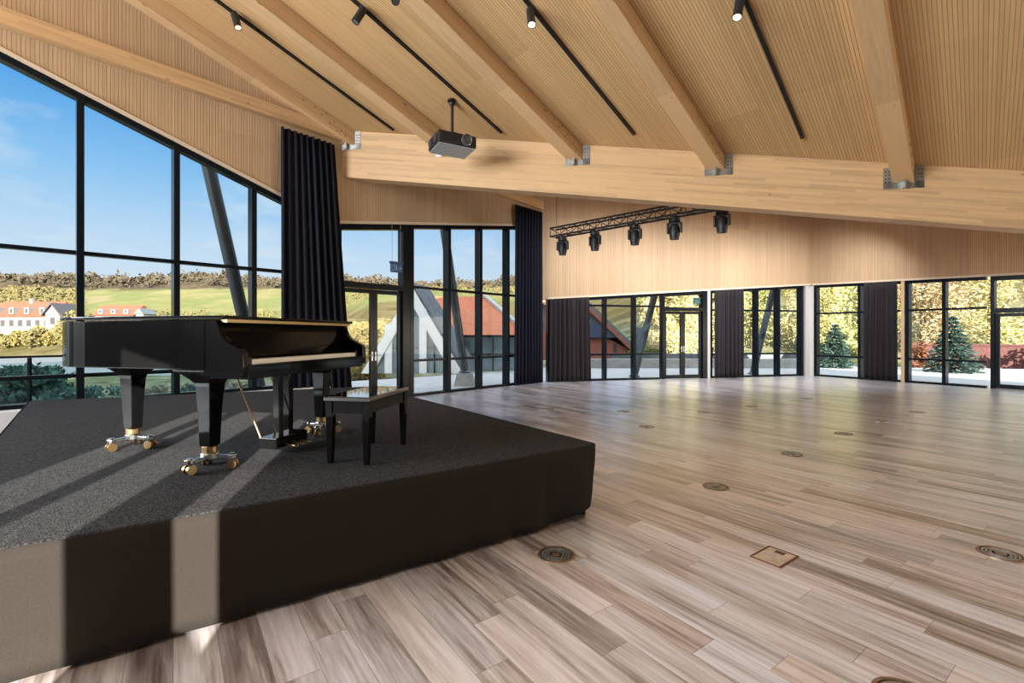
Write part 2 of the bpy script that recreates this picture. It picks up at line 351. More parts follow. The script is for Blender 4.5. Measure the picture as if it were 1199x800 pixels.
# left wall, raised on a sill
SILL = .45
tl = [-17.3, -13.3, -9.3, -5.3, -2.77, -1.57, -.37, .829, 2.033, 3.235]
for a, b in zip(tl[:-1], tl[1:]): bay(W1, a, b, SILL if a > -9 else 2.65, [.88, 2.74] if a > -9 else [], head1)
bay(W1, 3.235, 4.3, SILL, [.88, 2.74], head1, right=True)
sb = MB(); obox(sb, W1, -17.5, 4.6, -.13, .33, 0, SILL - .004); tag(sb.build('window_sill', M['sillgrey']), 'light grey window sill box below the tall lake windows', 'sill', kind='structure')
dw = MB(); obox(dw, W1, -17.5, -9.36, -.13, .12, SILL, 2.64); tag(dw.build('wall_left', M['skyscreen']), kind='structure')  # unseen dark panel, added to keep bright sky out of the piano's reflection
# back half of the left wall: glass down to the floor
bay(W1, 6.725, 7.872, 0, [.87, 2.66], head1, mw=.11)
bay(W1, 7.872, 8.974, 0, [.87, 2.66], head1)
bay(W1, 8.974, 10.05, 0, [.87, 2.66], head1)
bay(W1, 10.05, 11.3, 0, [.87, 2.66], head1, right=True)
bay(W1, 4.45, 4.82, 0, [.87, 2.66], head1)
# back wall
bB = [.25, 1.2, 2.18, 3.23, 4.21]
for a, b in zip(bB[:-1], bB[1:]): bay(WB, a, b, 0, [.85, 2.45], headB)
bay(WB, 7.05, 8.0, 0, [.82, 2.36], headB); bay(WB, 8.0, 8.91, 0, [.82, 2.36], headB); bay(WB, 8.91, 9.92, 0, [.82, 2.36], headB, right=True)
bay(WB, 6.12, 7.05, 0, [.82, 2.36], headB)
# right wall
bC = [.26, 1.64, 2.95, 3.83, 4.78]
for a, b in zip(bC[:-1], bC[1:]): bay(WC, a, b, 0, [.74, 2.26], headC)
bC = [6.75, 8.2, 9.6, 11.0, 12.4, 14.0, 16.5, 19, 21.5, 24, 26.9]
for a, b in zip(bC[:-1], bC[1:]): bay(WC, a, b, 0, [.74, 2.26], headC)
# corner column between back and right walls
c0 = [tuple(WB(LB - .26, .10)), tuple(WB(LB - .26, -.12)), tuple(E1 + (NB + NC) * -.12), tuple(WC(.20, -.12)), tuple(WC(.20, .10)), tuple(E1 + (NB + NC) * .07)]
tag(MB().prism(c0, 0, 3.29).build('column', M['column']), 'pale grey corner column between back and right glass walls', 'column', kind='structure')
p0 = MB(); obox(p0, WB, 5.97, 6.07, -.1, .13, 0, headB(6.0) - .01); tag(p0.build('column', M['column']), 'narrow pale post between glass door and drape', 'column', kind='structure')
p0 = MB(); obox(p0, WC, 2.80, 2.89, -.1, .13, 0, headC(2.85) - .01); tag(p0.build('column', plain('bare spruce post', (.55, .38, .22), .6)), 'narrow wooden post beside the last drape', 'column', kind='structure')

ndoor = [0]
def door(fn, t0, tm, t1, zh, head, sign=None, jamb=.12, both=True):
    ndoor[0] += 1; mb = MB()
    obox(mb, fn, t0, t0 + .08, -.12, .11, 0, head(t0) - .005, None, head(t0 + .08) - .005)
    obox(mb, fn, t1 - jamb, t1, -.12, .11, 0, head(t1 - jamb) - .005, None, head(t1) - .005)
    obox(mb, fn, t0 + .08, t1 - jamb, -.08, .11, zh, zh + .13)
    obox(mb, fn, t0 + .08, t1 - jamb, -.07, .09, head(t0 + .08) - .13, head(t0 + .08) - .005, head(t1 - jamb) - .13, head(t1 - jamb) - .005)
    d = mb.build('door_%d' % ndoor[0], M['frame']); tag(d, kind='structure')
    g = MB(); obox(g, fn, t0 + .07, t1 - jamb + .01, -.006, .006, zh + .1, head(t0 + .07) - .1, None, head(t1 - jamb) - .1); g.build('pane', M['glass'], d)
    for a, b, hs in ((t0 + .085, tm - .003, 1), (tm + .003, t1 - jamb - .005, 0)):
        if b - a < .2: continue
        lf = MB()
        obox(lf, fn, a, a + .085, -.03, .04, .01, zh - .01); obox(lf, fn, b - .085, b, -.03, .04, .01, zh - .01)
        obox(lf, fn, a + .085, b - .085, -.03, .04, .01, .13); obox(lf, fn, a + .085, b - .085, -.03, .04, zh - .10, zh - .01)
        l = lf.build('leaf', M['frame'], d)
        g = MB(); obox(g, fn, a + .08, b - .08, -.006, .006, .12, zh - .09); g.build('pane', M['glass'], l)
        tt = b - .04 if hs else a + .04; hb = MB(); s = -1 if hs else 1
        p = [fn(tt, .04), fn(tt, .09), fn(tt + s * .11, .09)]
        hb.tube((p[0].x, p[0].y, 1.03), (p[1].x, p[1].y, 1.03), .011); hb.tube((p[1].x, p[1].y, 1.03), (p[2].x, p[2].y, 1.03), .011)
        q0, q1 = fn(tt, .041), fn(tt, .046); hb.bar((q0.x, q0.y, 1.01), (q1.x, q1.y, 1.01), .035, .2)
        hb.build('handle', M['steel'], l)
    return d
door(W1, 4.87, 5.75, 6.665, 2.53, head1, jamb=.19)
door(WB, 4.26, 5.06, 5.955, 2.30, headB, jamb=.16)
door(WC, 4.83, 5.85, 6.70, 2.10, headC, jamb=.08)

# ------------------------------------------------------------------ girder, ceiling beams, wall beam
def frame_M(origin, xdir):
    x = Vector(xdir).normalized(); y = Vector((0, 0, 1)).cross(x).normalized(); z = x.cross(y)
    m = Matrix((x, y, z)).transposed().to_4x4(); m.translation = Vector(origin); return m
gm = MB(); ta, tb = -2.17, 20.4
pts = []
for off in (0, .28):
    for t, z in ((ta, g_bot(ta)), (tb, g_bot(tb)), (tb, g_top(tb) + .12), (ta, g_top(ta) + .12)):
        p = GP + GD * t + GN * off
        if off == 0 and t == ta: pass
        pts.append((p.x, p.y, z))
gm.add(pts, [(0, 1, 2, 3), (7, 6, 5, 4), (0, 4, 5, 1), (1, 5, 6, 2), (2, 6, 7, 3), (3, 7, 4, 0)])
gM = frame_M((GP.x, GP.y, 4.59), (GD.x, GD.y, -.14))
gird = gm.build('timber_girder', M['glulam'], M=gM, bevel=.006); tag(gird, 'deep glued timber girder running across the hall under the beam ends', 'beam')

RD = Vector((.7046, .7096, -.3398)); RH = Vector((RD.x, RD.y)).normalized(); RP = Vector((RH.y, -RH.x))
beam_lab = ['leftmost ceiling beam, running beside the slatted left wall', 'second ceiling beam from the left, ending behind the projector', 'third ceiling beam from the left, just right of the projector',
            'fourth ceiling beam from the left, between the two lit spotlights', 'rightmost ceiling beam, ending in a wide steel bracket']
lefts = [-1.98, .18, 2.82, 5.31, 8.18]; BW, BH = .265, .30
dowel_proto = None
for i, t in enumerate(lefts):
    foot = GP + GD * t; wg = BW / abs(RP.dot(GD))
    a = foot; b = foot + GD * wg            # along the girder face
    rear_l = 15.0
    def pt(p, back, dz):
        q = p - RH * back; return (q.x, q.y, ceil_near(q.x, q.y) + dz)
    e = -.004
    P = [pt(a - GN * .003, 0, -BH), pt(b - GN * .003, 0, -BH), pt(b, rear_l, -BH), pt(a, rear_l, -BH), pt(a - GN * .003, 0, e), pt(b - GN * .003, 0, e), pt(b, rear_l, e), pt(a, rear_l, e)]
    MB0 = MB().hexa(P); o3 = Vector(P[0])
    bm = MB0.build('ceiling_beam', M['glulam'], M=frame_M(o3, -RD), bevel=.008)
    tag(bm, beam_lab[i], 'beam', 'sloping ceiling beams')
    Mi = bm.matrix_world.inverted()
    # steel hanger at the foot: back plate on the girder, side cheeks, seat
    def child(mb, name, mat):
        mb.v = [tuple(Mi @ Vector(v)) for v in mb.v]; return mb.build(name, mat, bm)
    zb = P[0][2]; zt = zb + .30
    hb = MB()
    def gbox(t0, t1, o0, o1, z0, z1):
        q = [GP + GD * t0 + GN * o0, GP + GD * t1 + GN * o0, GP + GD * t1 + GN * o1, GP + GD * t0 + GN * o1]
        hb.hexa([(v.x, v.y, z0) for v in q] + [(v.x, v.y, z1) for v in q])
    lo = t - (.13 if i == 4 else .02); hi_ = t + wg + .13
    gbox(lo, t - .004, -.012, -.003, zb - .10, zt - .08); gbox(t + wg + .004, hi_, -.012, -.003, zb - .13, zt - .06)
    gbox(lo, hi_, -.012, -.003, zb - .13, zb - .02)
    gbox(t + wg * .42, t + wg * .52, -.10, -.012, zb - .13, zb - .012)
    child(hb, 'hanger_bracket', M['steel'])
    for zz in (0, .06, .12, .18):
        for tt in ([t + wg + .05, t + wg + .10] + ([t - .05, t - .1] if i == 4 else [])):
            s_ = MB(); q = GP + GD * tt + GN * -.012; q2 = GP + GD * tt + GN * -.02
            s_.tube((q.x, q.y, zb - .02 + zz), (q2.x, q2.y, zb - .02 + zz), .011, 8); child(s_, 'bolt', M['dowel'])
    if i != 1:
        for k, (bk, dz) in enumerate(((.22, -.24), (.30, -.17), (.40, -.25), (.46, -.10), (.55, -.19), (.62, -.05), (.72, -.13), (.85, -.07))):
            q = b - RH * bk + RP * 0; q2 = q + RP * .006; zz = ceil_near(q.x, q.y) + dz
            s_ = MB(); s_.tube((q.x, q.y, zz), (q2.x, q2.y, zz), .013, 8); child(s_, 'dowel', M['dowel'])

# horizontal tie beam along the left wall
wb = MB(); ta_, tb_ = -6.0, 11.45
def zwb(t): return 5.74 - .030 * t
pts = []
for o in (.125, .27):
    for t, dz in ((ta_, 0), (tb_, 0), (tb_, .24), (ta_, .24)):
        p = W1(t, o); pts.append((p.x, p.y, zwb(t) + dz))
wb.add(pts, [(3, 2, 1, 0), (4, 5, 6, 7), (1, 5, 4, 0), (2, 6, 5, 1), (3, 7, 6, 2), (0, 4, 7, 3)])
p = W1(ta_, .125)
tag(wb.build('wall_beam', M['glulam'], M=frame_M((p.x, p.y, zwb(ta_)), (U.x, U.y, -.03)), bevel=.005), 'slim timber tie beam fixed along the slatted left wall', 'beam')

# ------------------------------------------------------------------ drapes
def drape(name, fn, t0, t1, top, off, label, mat, folds, flare0=0, flare1=0, amp=.06, ztop_fn=None):
    n = folds * 10; rows = 14; rnd = random.Random(name + label); mb = MB(); vs = []
    ph = [rnd.uniform(-.5, .5) for _ in range(folds + 2)]; am = [rnd.uniform(.65, 1.25) for _ in range(folds + 2)]
    for j in range(rows + 1):
        v = j / rows
        for i in range(n + 1):
            s = i / n; k = s * folds; kk = int(min(k, folds - 1)); f = k - kk
            a = amp * (am[kk] * (1 - f) + am[kk + 1] * f) * (.75 + .25 * (1 - v))
            w = math.sin(2 * math.pi * k + (ph[kk] * (1 - f) + ph[kk + 1] * f) * .9 + .25 * math.sin(v * 3 + kk))
            t = (t0 - flare0 * (1 - v)) * (1 - s) + (t1 + flare1 * (1 - v)) * s
            zt = top(t0 * (1 - s) + t1 * s); p = fn(t, off + a * w)
            z = .015 + (zt - .015) * v
            vs.append((p.x, p.y, z))
    fs = [(j * (n + 1) + i, j * (n + 1) + i + 1, (j + 1) * (n + 1) + i + 1, (j + 1) * (n + 1) + i) for j in range(rows) for i in range(n)]
    o = mb.add(vs, fs).build(name, mat, smooth=True)
    m = o.modifiers.new('thickness', 'SOLIDIFY'); m.thickness = .008; m.offset = 0
    rl = MB(); a, b = fn(t0 + .02, off), fn(t1 - .02, off)
    return tag(o, label, 'curtain', 'full height dark drapes')
def top1(t):
    return 5.60 - .03 * t
drape('drape', lambda t, o: W1(t, o), 3.66, 4.72, top1, .26, 'tall navy drape hanging behind the piano, left of the glass door', M['navy'], 9, .0, .40)  # navy here is the sky light tint, not another cloth
drape('drape', lambda t, o: W1(t, o), 10.2, 11.42, lambda t: 5.30, .24, 'tall navy drape in the far corner, right of the orange roof view', M['navy'], 9, .05, .0)  # blue sky tint in the cloth colour here too
drape('drape', lambda t, o: WB(t, o), .22, 1.55, lambda t: 2.60 + .07 * t, .26, 'short dark drape in the far corner under the white lit wall', M['curtain'], 9, .0, .06, .05)
drape('drape', lambda t, o: WB(t, o), 6.14, 7.30, lambda t: headB(t) - .02, .24, 'dark drape right of the far glass door', M['curtain'], 7, 0, 0, .055)
drape('drape', lambda t, o: WC(t, o), 1.82, 2.74, lambda t: headC(t) - .02, .22, 'dark drape between the two spruce tree windows', M['curtain'], 6, 0, 0, .055)

# ------------------------------------------------------------------ stage
A_, B_, C_, D_ = Vector((.70, 3.90)), Vector((-2.47, 8.24)), Vector((-6.60, 6.43)), Vector((-2.42, 1.82)); ZS = .594
st = thing('stage', 'low black stage platform carrying the grand piano', 'stage', (-2.7, 5.1, 0))
stM = Matrix.Translation((-2.7, 5.1, 0)).inverted()
def stc(mb, name, mat, **k):
    mb.v = [tuple(stM @ Vector(v)) for v in mb.v]; return mb.build(name, mat, st, **k)
def rounded(poly, r, n=5):
    out = []; m = len(poly)
    for i in range(m):
        p, a, b = poly[i], poly[i - 1], poly[(i + 1) % m]; d0 = (a - p).normalized(); d1 = (b - p).normalized()
        p0 = p + d0 * r; p1 = p + d1 * r
        for k in range(n + 1):
            u = k / n; out.append((p0 * (1 - u) + p * u) * (1 - u) + (p * (1 - u) + p1 * u) * u)
    return out
top_poly = [tuple(v) for v in rounded([A_, B_, C_, D_], .06)]
stc(MB().prism(top_poly, ZS - .05, ZS), 'carpet_deck', M['carpet'], bevel=.012)
def skirt(poly, name, fr=None):
    """cloth hung round the platform: soft folds, the hem lifted a little near the front corner"""
    rnd = random.Random(3); mb = MB(); vs = []; rows = 8; path = []
    m = len(poly)
    for i in range(m - 1):
        a, b = poly[i], poly[i + 1]; L = (b - a).length; k = max(1, int(L / .04))
        for j in range(k): path.append((a.lerp(b, j / k), (b - a).normalized()))
    path.append((poly[-1], (poly[-1] - poly[-2]).normalized()))
    n = len(path); acc = 0; prev = path[0][0]
    for (p, d) in path:
        acc += (p - prev).length; prev = p; nn = Vector((-d.y, d.x))
        da = (p - A_).length; near_c = max(0, 1 - da / 1.3)
        hem = .02 + .055 * max(0, 1 - da / .55)
        for j in range(rows + 1):
            v = j / rows
            w = (.006 + .020 * near_c) * math.sin(acc * 15 + .8 * math.sin(acc * 4)) * (1 - v) ** .7 + .010 * math.sin(acc * 5.1 + v * 5) * v * (1 - v) * 4 * near_c
            out = .012 + w + (.02 * math.sin(v * math.pi) if da < .5 else 0) - .03 * near_c * (1 - v)
            q = p + nn * out; vs.append((q.x, q.y, hem + (ZS - .003 - hem) * v))
    fs = [(i * (rows + 1) + j, (i + 1) * (rows + 1) + j, (i + 1) * (rows + 1) + j + 1, i * (rows + 1) + j + 1) for i in range(n - 1) for j in range(rows)]
    o = stc(mb.add(vs, fs), name, M['skirt'], smooth=True); s = o.modifiers.new('thickness', 'SOLIDIFY'); s.thickness = .006; s.offset = 0; return o
ra = rounded([A_, B_, C_, D_], .06)
cen = (A_ + B_ + C_ + D_) / 4
ra = ra[9:] + ra[:9]
loop = ra + [ra[0]]
loop = loop[::-1]
skirt(loop, 'skirt')
for k, (p, q) in enumerate(((A_, .12), (B_, .2), (C_, .2), (D_, .2), ((A_ + D_) / 2, .12))):
    d = (cen - p).normalized() * q; c = p + d; stc(MB().box(c.x - .025, c.x + .025, c.y - .025, c.y + .025, 0, ZS - .05), 'platform_leg', M['black'])

# ------------------------------------------------------------------ grand piano (local +x towards the player, +y towards the treble end)
PZ = R(-13.0)
pi = thing('grand_piano', 'black lacquered grand piano with closed lid standing on the stage', 'piano', (-1.68, 2.93, ZS), PZ)
def cr(pts, n=6):
    out = []
    for i in range(len(pts) - 1):
        p0 = Vector(pts[max(0, i - 1)]); p1 = Vector(pts[i]); p2 = Vector(pts[i + 1]); p3 = Vector(pts[min(len(pts) - 1, i + 2)])
        for k in range(n):
            t = k / n; out.append(.5 * ((2 * p1) + (p2 - p0) * t + (2 * p0 - 5 * p1 + 4 * p2 - p3) * t * t + (3 * p1 - p0 - 3 * p2 + p3) * t ** 3))
    out.append(Vector(pts[-1])); return out
WK = 1.45
curve = cr([(1.28, .0), (1.49, .03), (1.67, .13), (1.77, .31), (1.78, .52), (1.68, .71), (1.47, .84), (1.22, .97), (1.0, 1.15), (.83, 1.33), (.68, 1.43), (.55, WK)], 5)
def outline(a0, grow=0):
    pts = [Vector((a0, -grow))] + [Vector(c) for c in curve] + [Vector((a0, WK + grow))]
    if grow:
        res = []
        for i, p in enumerate(pts):
            q0 = pts[max(0, i - 1)]; q1 = pts[min(len(pts) - 1, i + 1)]; d = (q1 - q0).normalized(); nrm = Vector((d.y, -d.x))
            res.append(p + nrm * grow if 0 < i < len(pts) - 1 else p)
        pts = res
    return [(-p.x, p.y) for p in pts]
MB().prism(outline(.27), .68, 1.0).build('case', M['lacquer'], pi, bevel=.006)
MB().prism(outline(.14, .014), 1.006, 1.028).build('lid', M['lacquer'], pi, bevel=.006)
lp = MB(); lp.box(-.19, -.145, .03, WK - .03, .985, 1.005); lp.build('lid_gleam_strip', M['brass'], pi)  # brass colour stands in for a golden reflection under the lid edge
prof = [(-.30, .64), (-.30, 1.0), (-.20, 1.0), (-.185, .97), (-.165, .91), (-.12, .86), (-.07, .835), (-.02, .815), (0, .79), (.005, .70), (0, .64)]
for yb in (0, WK - .05):
    ck = MB(); ck.prism_dir([(x_, yb, z_) for x_, z_ in prof], (0, .05, 0)); ck.build('arm', M['lacquer'], pi, bevel=.005)
MB().box(-.30, -.004, .05, WK - .05, .62, .70).build('key_bed', M['lacquer'], pi, bevel=.004)
MB().box(-.030, .0, .05, WK - .05, .70, .714).build('key_slip', M['lacquer'], pi, bevel=.003)
fb = MB(); fb.prism_dir([(-.235, .05, .735), (-.205, .05, .742), (-.225, .05, .93), (-.235, .05, .985), (-.27, .05, .985), (-.27, .05, .735)], (0, WK - .1, 0)); fb.build('fallboard', M['lacquer'], pi, bevel=.004)
for yb in (.052, WK - .112): MB().box(-.21, -.03, yb, yb + .06, .70, .765).build('key_block', M['lacquer'], pi, bevel=.004)
kb = MB().box(-.21, -.035, .114, WK - .114, .70, .712).build('keyboard', M['black'], pi)
wkey = None; bkey = None; y_ = .116; kw = (WK - .232) / 52
for i in range(52):
    if wkey is None:
        wkey = MB().box(-.205, -.036, .0005, kw - .0008, .712, .744).build('white_key', M['ivory'], kb); c = wkey
    else:
        c = wkey.copy(); COL.objects.link(c); c.parent = kb
    c.location = (0, .116 + i * kw, 0)
for i in range(51):
    if (i % 7) in (1, 4): continue
    if bkey is None:
        bkey = MB().box(-.205, -.11, -.005, .005, .744, .756).build('black_key', M['lacquer'], kb); c = bkey
    else:
        c = bkey.copy(); COL.objects.link(c); c.parent = kb
    c.location = (0, .116 + (i + 1) * kw, 0)
# legs with dolly casters
def piano_leg(a, b, rot):
    leg = MB().lathe([(.043, .16), (.051, .40), (.060, .56), (.066, .585), (.082, .61), (.11, .64), (.145, .665), (.15, .68)], square=True).build('leg', M['lacquer'], pi, loc=(-a, b, 0), bevel=.005)
    MB().lathe([(.044, .115), (.049, .12), (.049, .155), (.044, .16)], 16).build('ferrule', M['brass'], leg)
    dl = MB(); dl.lathe([(.05, .07), (.055, .075), (.055, .105), (.05, .115)], 12)
    for k in range(3):
        an = rot + k * 2.0944; e = (math.cos(an) * .14, math.sin(an) * .14)
        dl.bar((0, 0, .088), (e[0], e[1], .078), .038, .026); dl.lathe([(.022, .062), (.03, .07), (.03, .096), (.02, .104)], 12, Matrix.Translation((e[0], e[1], 0)))
    dl.build('dolly_frame', M['chrome'], leg, bevel=.003)
    for k in range(3):
        an = rot + k * 2.0944; e = (math.cos(an) * .14, math.sin(an) * .14); ax = Vector((-math.sin(an), math.cos(an), 0))
        w = MB(); c = Vector((e[0], e[1], .033)); w.tube(c - ax * .028, c - ax * .010, .032, 16); w.tube(c + ax * .010, c + ax * .028, .032, 16); w.tube(c - ax * .012, c + ax * .012, .012, 8)
        w.build('caster', M['brass'], leg, smooth=True)
piano_leg(.40, .15, .4); piano_leg(.36, 1.31, .9); piano_leg(1.50, .50, .2)
# pedal lyre
ly = MB()
for yb in (.66, .775): ly.box(-.335, -.28, yb, yb + .05, .10, .64)
ly.box(-.36, -.26, .62, .87, .60, .64)
ly.build('lyre', M['lacquer'], pi, bevel=.004)
bx = MB().box(-.38, -.22, .56, .92, .045, .125).build('pedal_box', M['lacquer'], pi, bevel=.006)
for yb in (.66, .735, .81): MB().prism_dir([(-.22, yb - .010, .06), (-.12, yb - .024, .05), (-.105, yb, .05), (-.12, yb + .024, .05), (-.22, yb + .010, .06)], (0, 0, .012)).build('pedal', M['brass'], pi, bevel=.003)
for yb in (.58, .90):
    MB().tube((-.37, yb, .11), (-.62, yb - .02 if yb < .7 else yb + .02, .68), .007, 8).build('lyre_brace', M['brass'], pi)

# ------------------------------------------------------------------ bench
be = thing('piano_bench', 'black piano bench with glossy top in front of the keyboard', 'bench', (-1.09, 3.60, ZS), R(-10.5))
MB().box(-.17, .17, -.35, .35, .438, .474).build('seat', M['bench'], be, bevel=.007)
ap = MB()
for sgn in (-1, 1):
    ap.box(sgn * .145 - .01, sgn * .145 + .01, -.29, .29, .355, .438); ap.box(-.12, .12, sgn * .315 - .01, sgn * .315 + .01, .355, .438)
ap.build('apron', M['lacquer'], be)
for sx in (-1, 1):
    for sy in (-1, 1): MB().lathe([(.017, 0), (.026, .33), (.026, .438)], square=True).build('leg', M['lacquer'], be, loc=(sx * .138, sy * .308, 0), bevel=.003)

# ------------------------------------------------------------------ lighting tracks, spots
trk_lab = ['black track rail over the stage, nearest the left wall', 'black track rail between the second and third beams, above the projector', 'black track rail between the third and fourth beams, with one lit spotlight', 'black track rail in the rightmost slatted ceiling bay']
tr_end = [(-2.43, 9.63), (-.20, 9.0), (2.16, 8.3), (4.69, 7.58)]
def cpt(x_, y_, dz=0): return Vector((x_, y_, ceil_near(x_, y_) + dz))
for i, (x_, y_) in enumerate(tr_end):
    e = Vector((x_, y_)); s_ = e - RH * 9.0; mb = MB()
    mb.bar(cpt(s_.x, s_.y, -.024), cpt(e.x, e.y, -.024), .045, .04)
    o = mb.build('track_rail', M['black'], M=Matrix.Translation(cpt(e.x, e.y))); tag(o, trk_lab[i], 'track', 'ceiling lighting tracks')
    sl = MB(); sl.bar(cpt(s_.x + .01, s_.y, -.0445), cpt(e.x - .07, e.y - .07, -.0445), .016, .004); sl.v = [tuple(Vector(v) - o.location) for v in sl.v]; sl.build('slot', plain('track slot', (.002, .002, .002), .9) if i == 0 else bpy.data.materials['track slot'], o)
def spot(x_, y_, aim, lens, label, beam=None, back=False):
    base = Vector((x_, y_, ceil_back(x_, y_) - .046)) if back else cpt(x_, y_, -.046); t = thing('spotlight', label, 'spotlight', base, 0, 'black ceiling track spotlights')
    mb = MB(); mb.box(-.02, .02, -.02, .02, -.05, 0); mb.tube((0, 0, -.03), (0, 0, -.085), .012); mb.build('adapter', M['black'], t)
    d = Vector(aim).normalized(); q = d.to_track_quat('Z', 'Y').to_matrix().to_4x4(); c = Vector((0, 0, -.10))
    mm = Matrix.Translation(c) @ q
    mm = mm @ Matrix.Scale(1.3, 4)
    h = MB().lathe([(.035, -.055), (.042, -.05), (.042, .12), (.044, .125), (.044, .15), (.036, .15), (.036, .14)], 20, mm).build('housing', M['black'], t, smooth=True)
    MB().lathe([(.001, .141), (.035, .141), (.035, .146), (.001, .146)], 20, mm).build('lens', lens, h)
    if beam:
        l = bpy.data.lights.new('spot lamp', 'SPOT'); l.energy = beam; l.color = (.96, .97, 1.0) if back else (1, .78, .52); l.spot_size = R(125 if back else 70); l.spot_blend = 1 if back else .6; l.shadow_soft_size = .03
        lo = bpy.data.objects.new('spot_lamp', l); COL.objects.link(lo); lo.parent = t; lo.matrix_local = Matrix.Translation(c + d * .23) @ (-d).to_track_quat('Z', 'Y').to_matrix().to_4x4()
spot(-4.42, 7.50, (.35, -.15, -1), M['lensdim'], 'black spotlight on the left track over the stage')
spot(-2.21, 6.90, (-.45, -.25, -1), M['lensoff'], 'unlit black spotlight on the track above the projector')
spot(.25, 6.36, (.08, -.3, -1), M['lenson'], 'lit spotlight at the top of the third track rail', 25)
spot(2.74, 5.66, (-.25, -.2, -1), M['lenson'], 'lit spotlight at the top of the rightmost track rail', 25)
spot(-1.66, 6.52, (.35, -.5, -.8), M['lensoff'], 'dark spotlight tucked against the side of the third beam')

# added rail and spotlights, unseen, to brighten the wall above the far windows
ra_, rb_ = WB(1.2, 3.6), WB(9.6, 3.6); mb = MB(); o0 = Vector((ra_.x, ra_.y, ceil_back(ra_.x, ra_.y)))
mb.bar(Vector((0, 0, -.024)), Vector((rb_.x, rb_.y, ceil_back(rb_.x, rb_.y) - .024)) - o0, .045, .04)
tag(mb.build('track_rail', M['black'], loc=o0), 'added black track rail on the back ceiling, unseen behind the girder', 'track', 'ceiling lighting tracks')
for k, lab in enumerate(('leftmost', 'second from the left', 'middle', 'second from the right', 'rightmost')):
    p = WB(1.5 + k * 1.95, 3.6); spot(p.x, p.y, (NB.x * -3.0, NB.y * -3.0, -3.8), M['lenson'], 'added wall washing spotlight, unseen behind the girder, %s of five' % lab, 620, True)

# ------------------------------------------------------------------ projector
top = cpt(-1.08, 8.48)
pr = thing('projector', 'black ceiling projector with pale grey underside hanging on a pole', 'projector', top, R(28))
MB().lathe([(.085, -.02), (.085, .0), (.08, .012)], 20).build('ceiling_plate', M['black'], pr)
mp = MB(); mp.sphere((0, 0, -.05), .055, 8); mp.tube((0, 0, -.05), (0, 0, -.62), .028, 12); mp.build('pole', M['black'], pr, smooth=True)
br = MB(); br.box(-.16, .16, -.03, .03, -.65, -.62); br.box(-.03, .03, -.14, .14, -.65, -.62)
for sx in (-.15, .15): br.tube((sx, 0, -.64), (sx, 0, -.69), .012, 8)
br.build('bracket', M['black'], pr)
bd = MB().box(-.36, .36, -.29, .29, -.90, -.68).build('body', M['black'], pr, bevel=.035)
MB().box(-.34, .34, -.27, .27, -.912, -.9005).build('base_panel', M['silver'], pr, bevel=.004)
lm = Matrix.Translation((.16, -.29, -.79)) @ Matrix.Rotation(R(90), 4, 'X')
MB().lathe([(.10, -.005), (.10, .045), (.085, .05), (.075, .02), (.001, .02)], 24, lm).build('lens', M['lensoff'], pr, smooth=True)
lm = Matrix.Translation((-.36, .0, -.79)) @ Matrix.Rotation(R(-90), 4, 'Y')
for yy in (-.15, .13): MB().lathe([(.075, 0), (.075, .02), (.06, .02), (.055, .008), (.001, .008)], 20, Matrix.Translation((0, yy, 0)) @ lm).build('fan_grille', plain('charcoal grille', (.05, .05, .055), .4) if 'charcoal grille' not in bpy.data.materials else bpy.data.materials['charcoal grille'], pr)
cb_ = MB()
pth = [(0, -.02, -.58), (.05, .03, -.63), (.12, .08, -.66), (.2, .12, -.675)]
for a, b in zip(pth[:-1], pth[1:]): cb_.tube(a, b, .018, 8)
cb_.build('cable', plain('yellow cable', (.62, .42, .05), .5), pr)

# ------------------------------------------------------------------ lighting truss with moving heads
T0, T1 = Vector((1.10, 12.55, 4.20)), Vector((4.75, 9.20, 4.20)); TD = (T1 - T0).normalized(); TL = (T1 - T0).length; TN = Vector((-TD.y, TD.x, 0))
tr = thing('lighting_truss', 'black lattice lighting truss hanging behind the girder', 'truss', T0)
tm = Matrix.Translation(-T0)
cor = [(-.13, -.10), (.13, -.10), (.13, .12), (-.13, .12)]
def tp(s_, c): return TD * s_ + TN * c[0] + Vector((0, 0, c[1]))
for c in cor: MB().tube(tp(0, c), tp(TL, c), .022, 10).build('chord', M['black'], tr, smooth=True)
lt = MB(); nseg = 14
for i in range(nseg):
    a, b = TL * i / nseg, TL * (i + 1) / nseg
    for k in range(4):
        c, d = cor[k], cor[(k + 1) % 4]
        lt.tube(tp(a, c), tp(b, d), .010, 6); lt.tube(tp(a, c), tp(a, d), .010, 6)
for k in range(4): lt.tube(tp(TL, cor[k]), tp(TL, cor[(k + 1) % 4]), .010, 6)
lt.build('lattice', M['black'], tr)
for s_ in (.12, TL - .3):
    p = T0 + TD * s_; MB().tube(TD * s_ + Vector((0, 0, .12)), TD * s_ + Vector((0, 0, ceil_back(p.x, p.y) - T0.z)), .006, 6).build('suspension_cable', M['black'], tr)
heads = [(1.33, 'farthest left black moving head under the lighting truss', .3), (2.06, 'second moving head from the left end of the truss', -.2), (2.86, 'middle moving head of the five under the truss', .15), (3.56, 'fourth moving head, second from the right on the truss', .35), (4.30, 'rightmost moving head, hanging just below the girder edge', -.1)]
proto = None
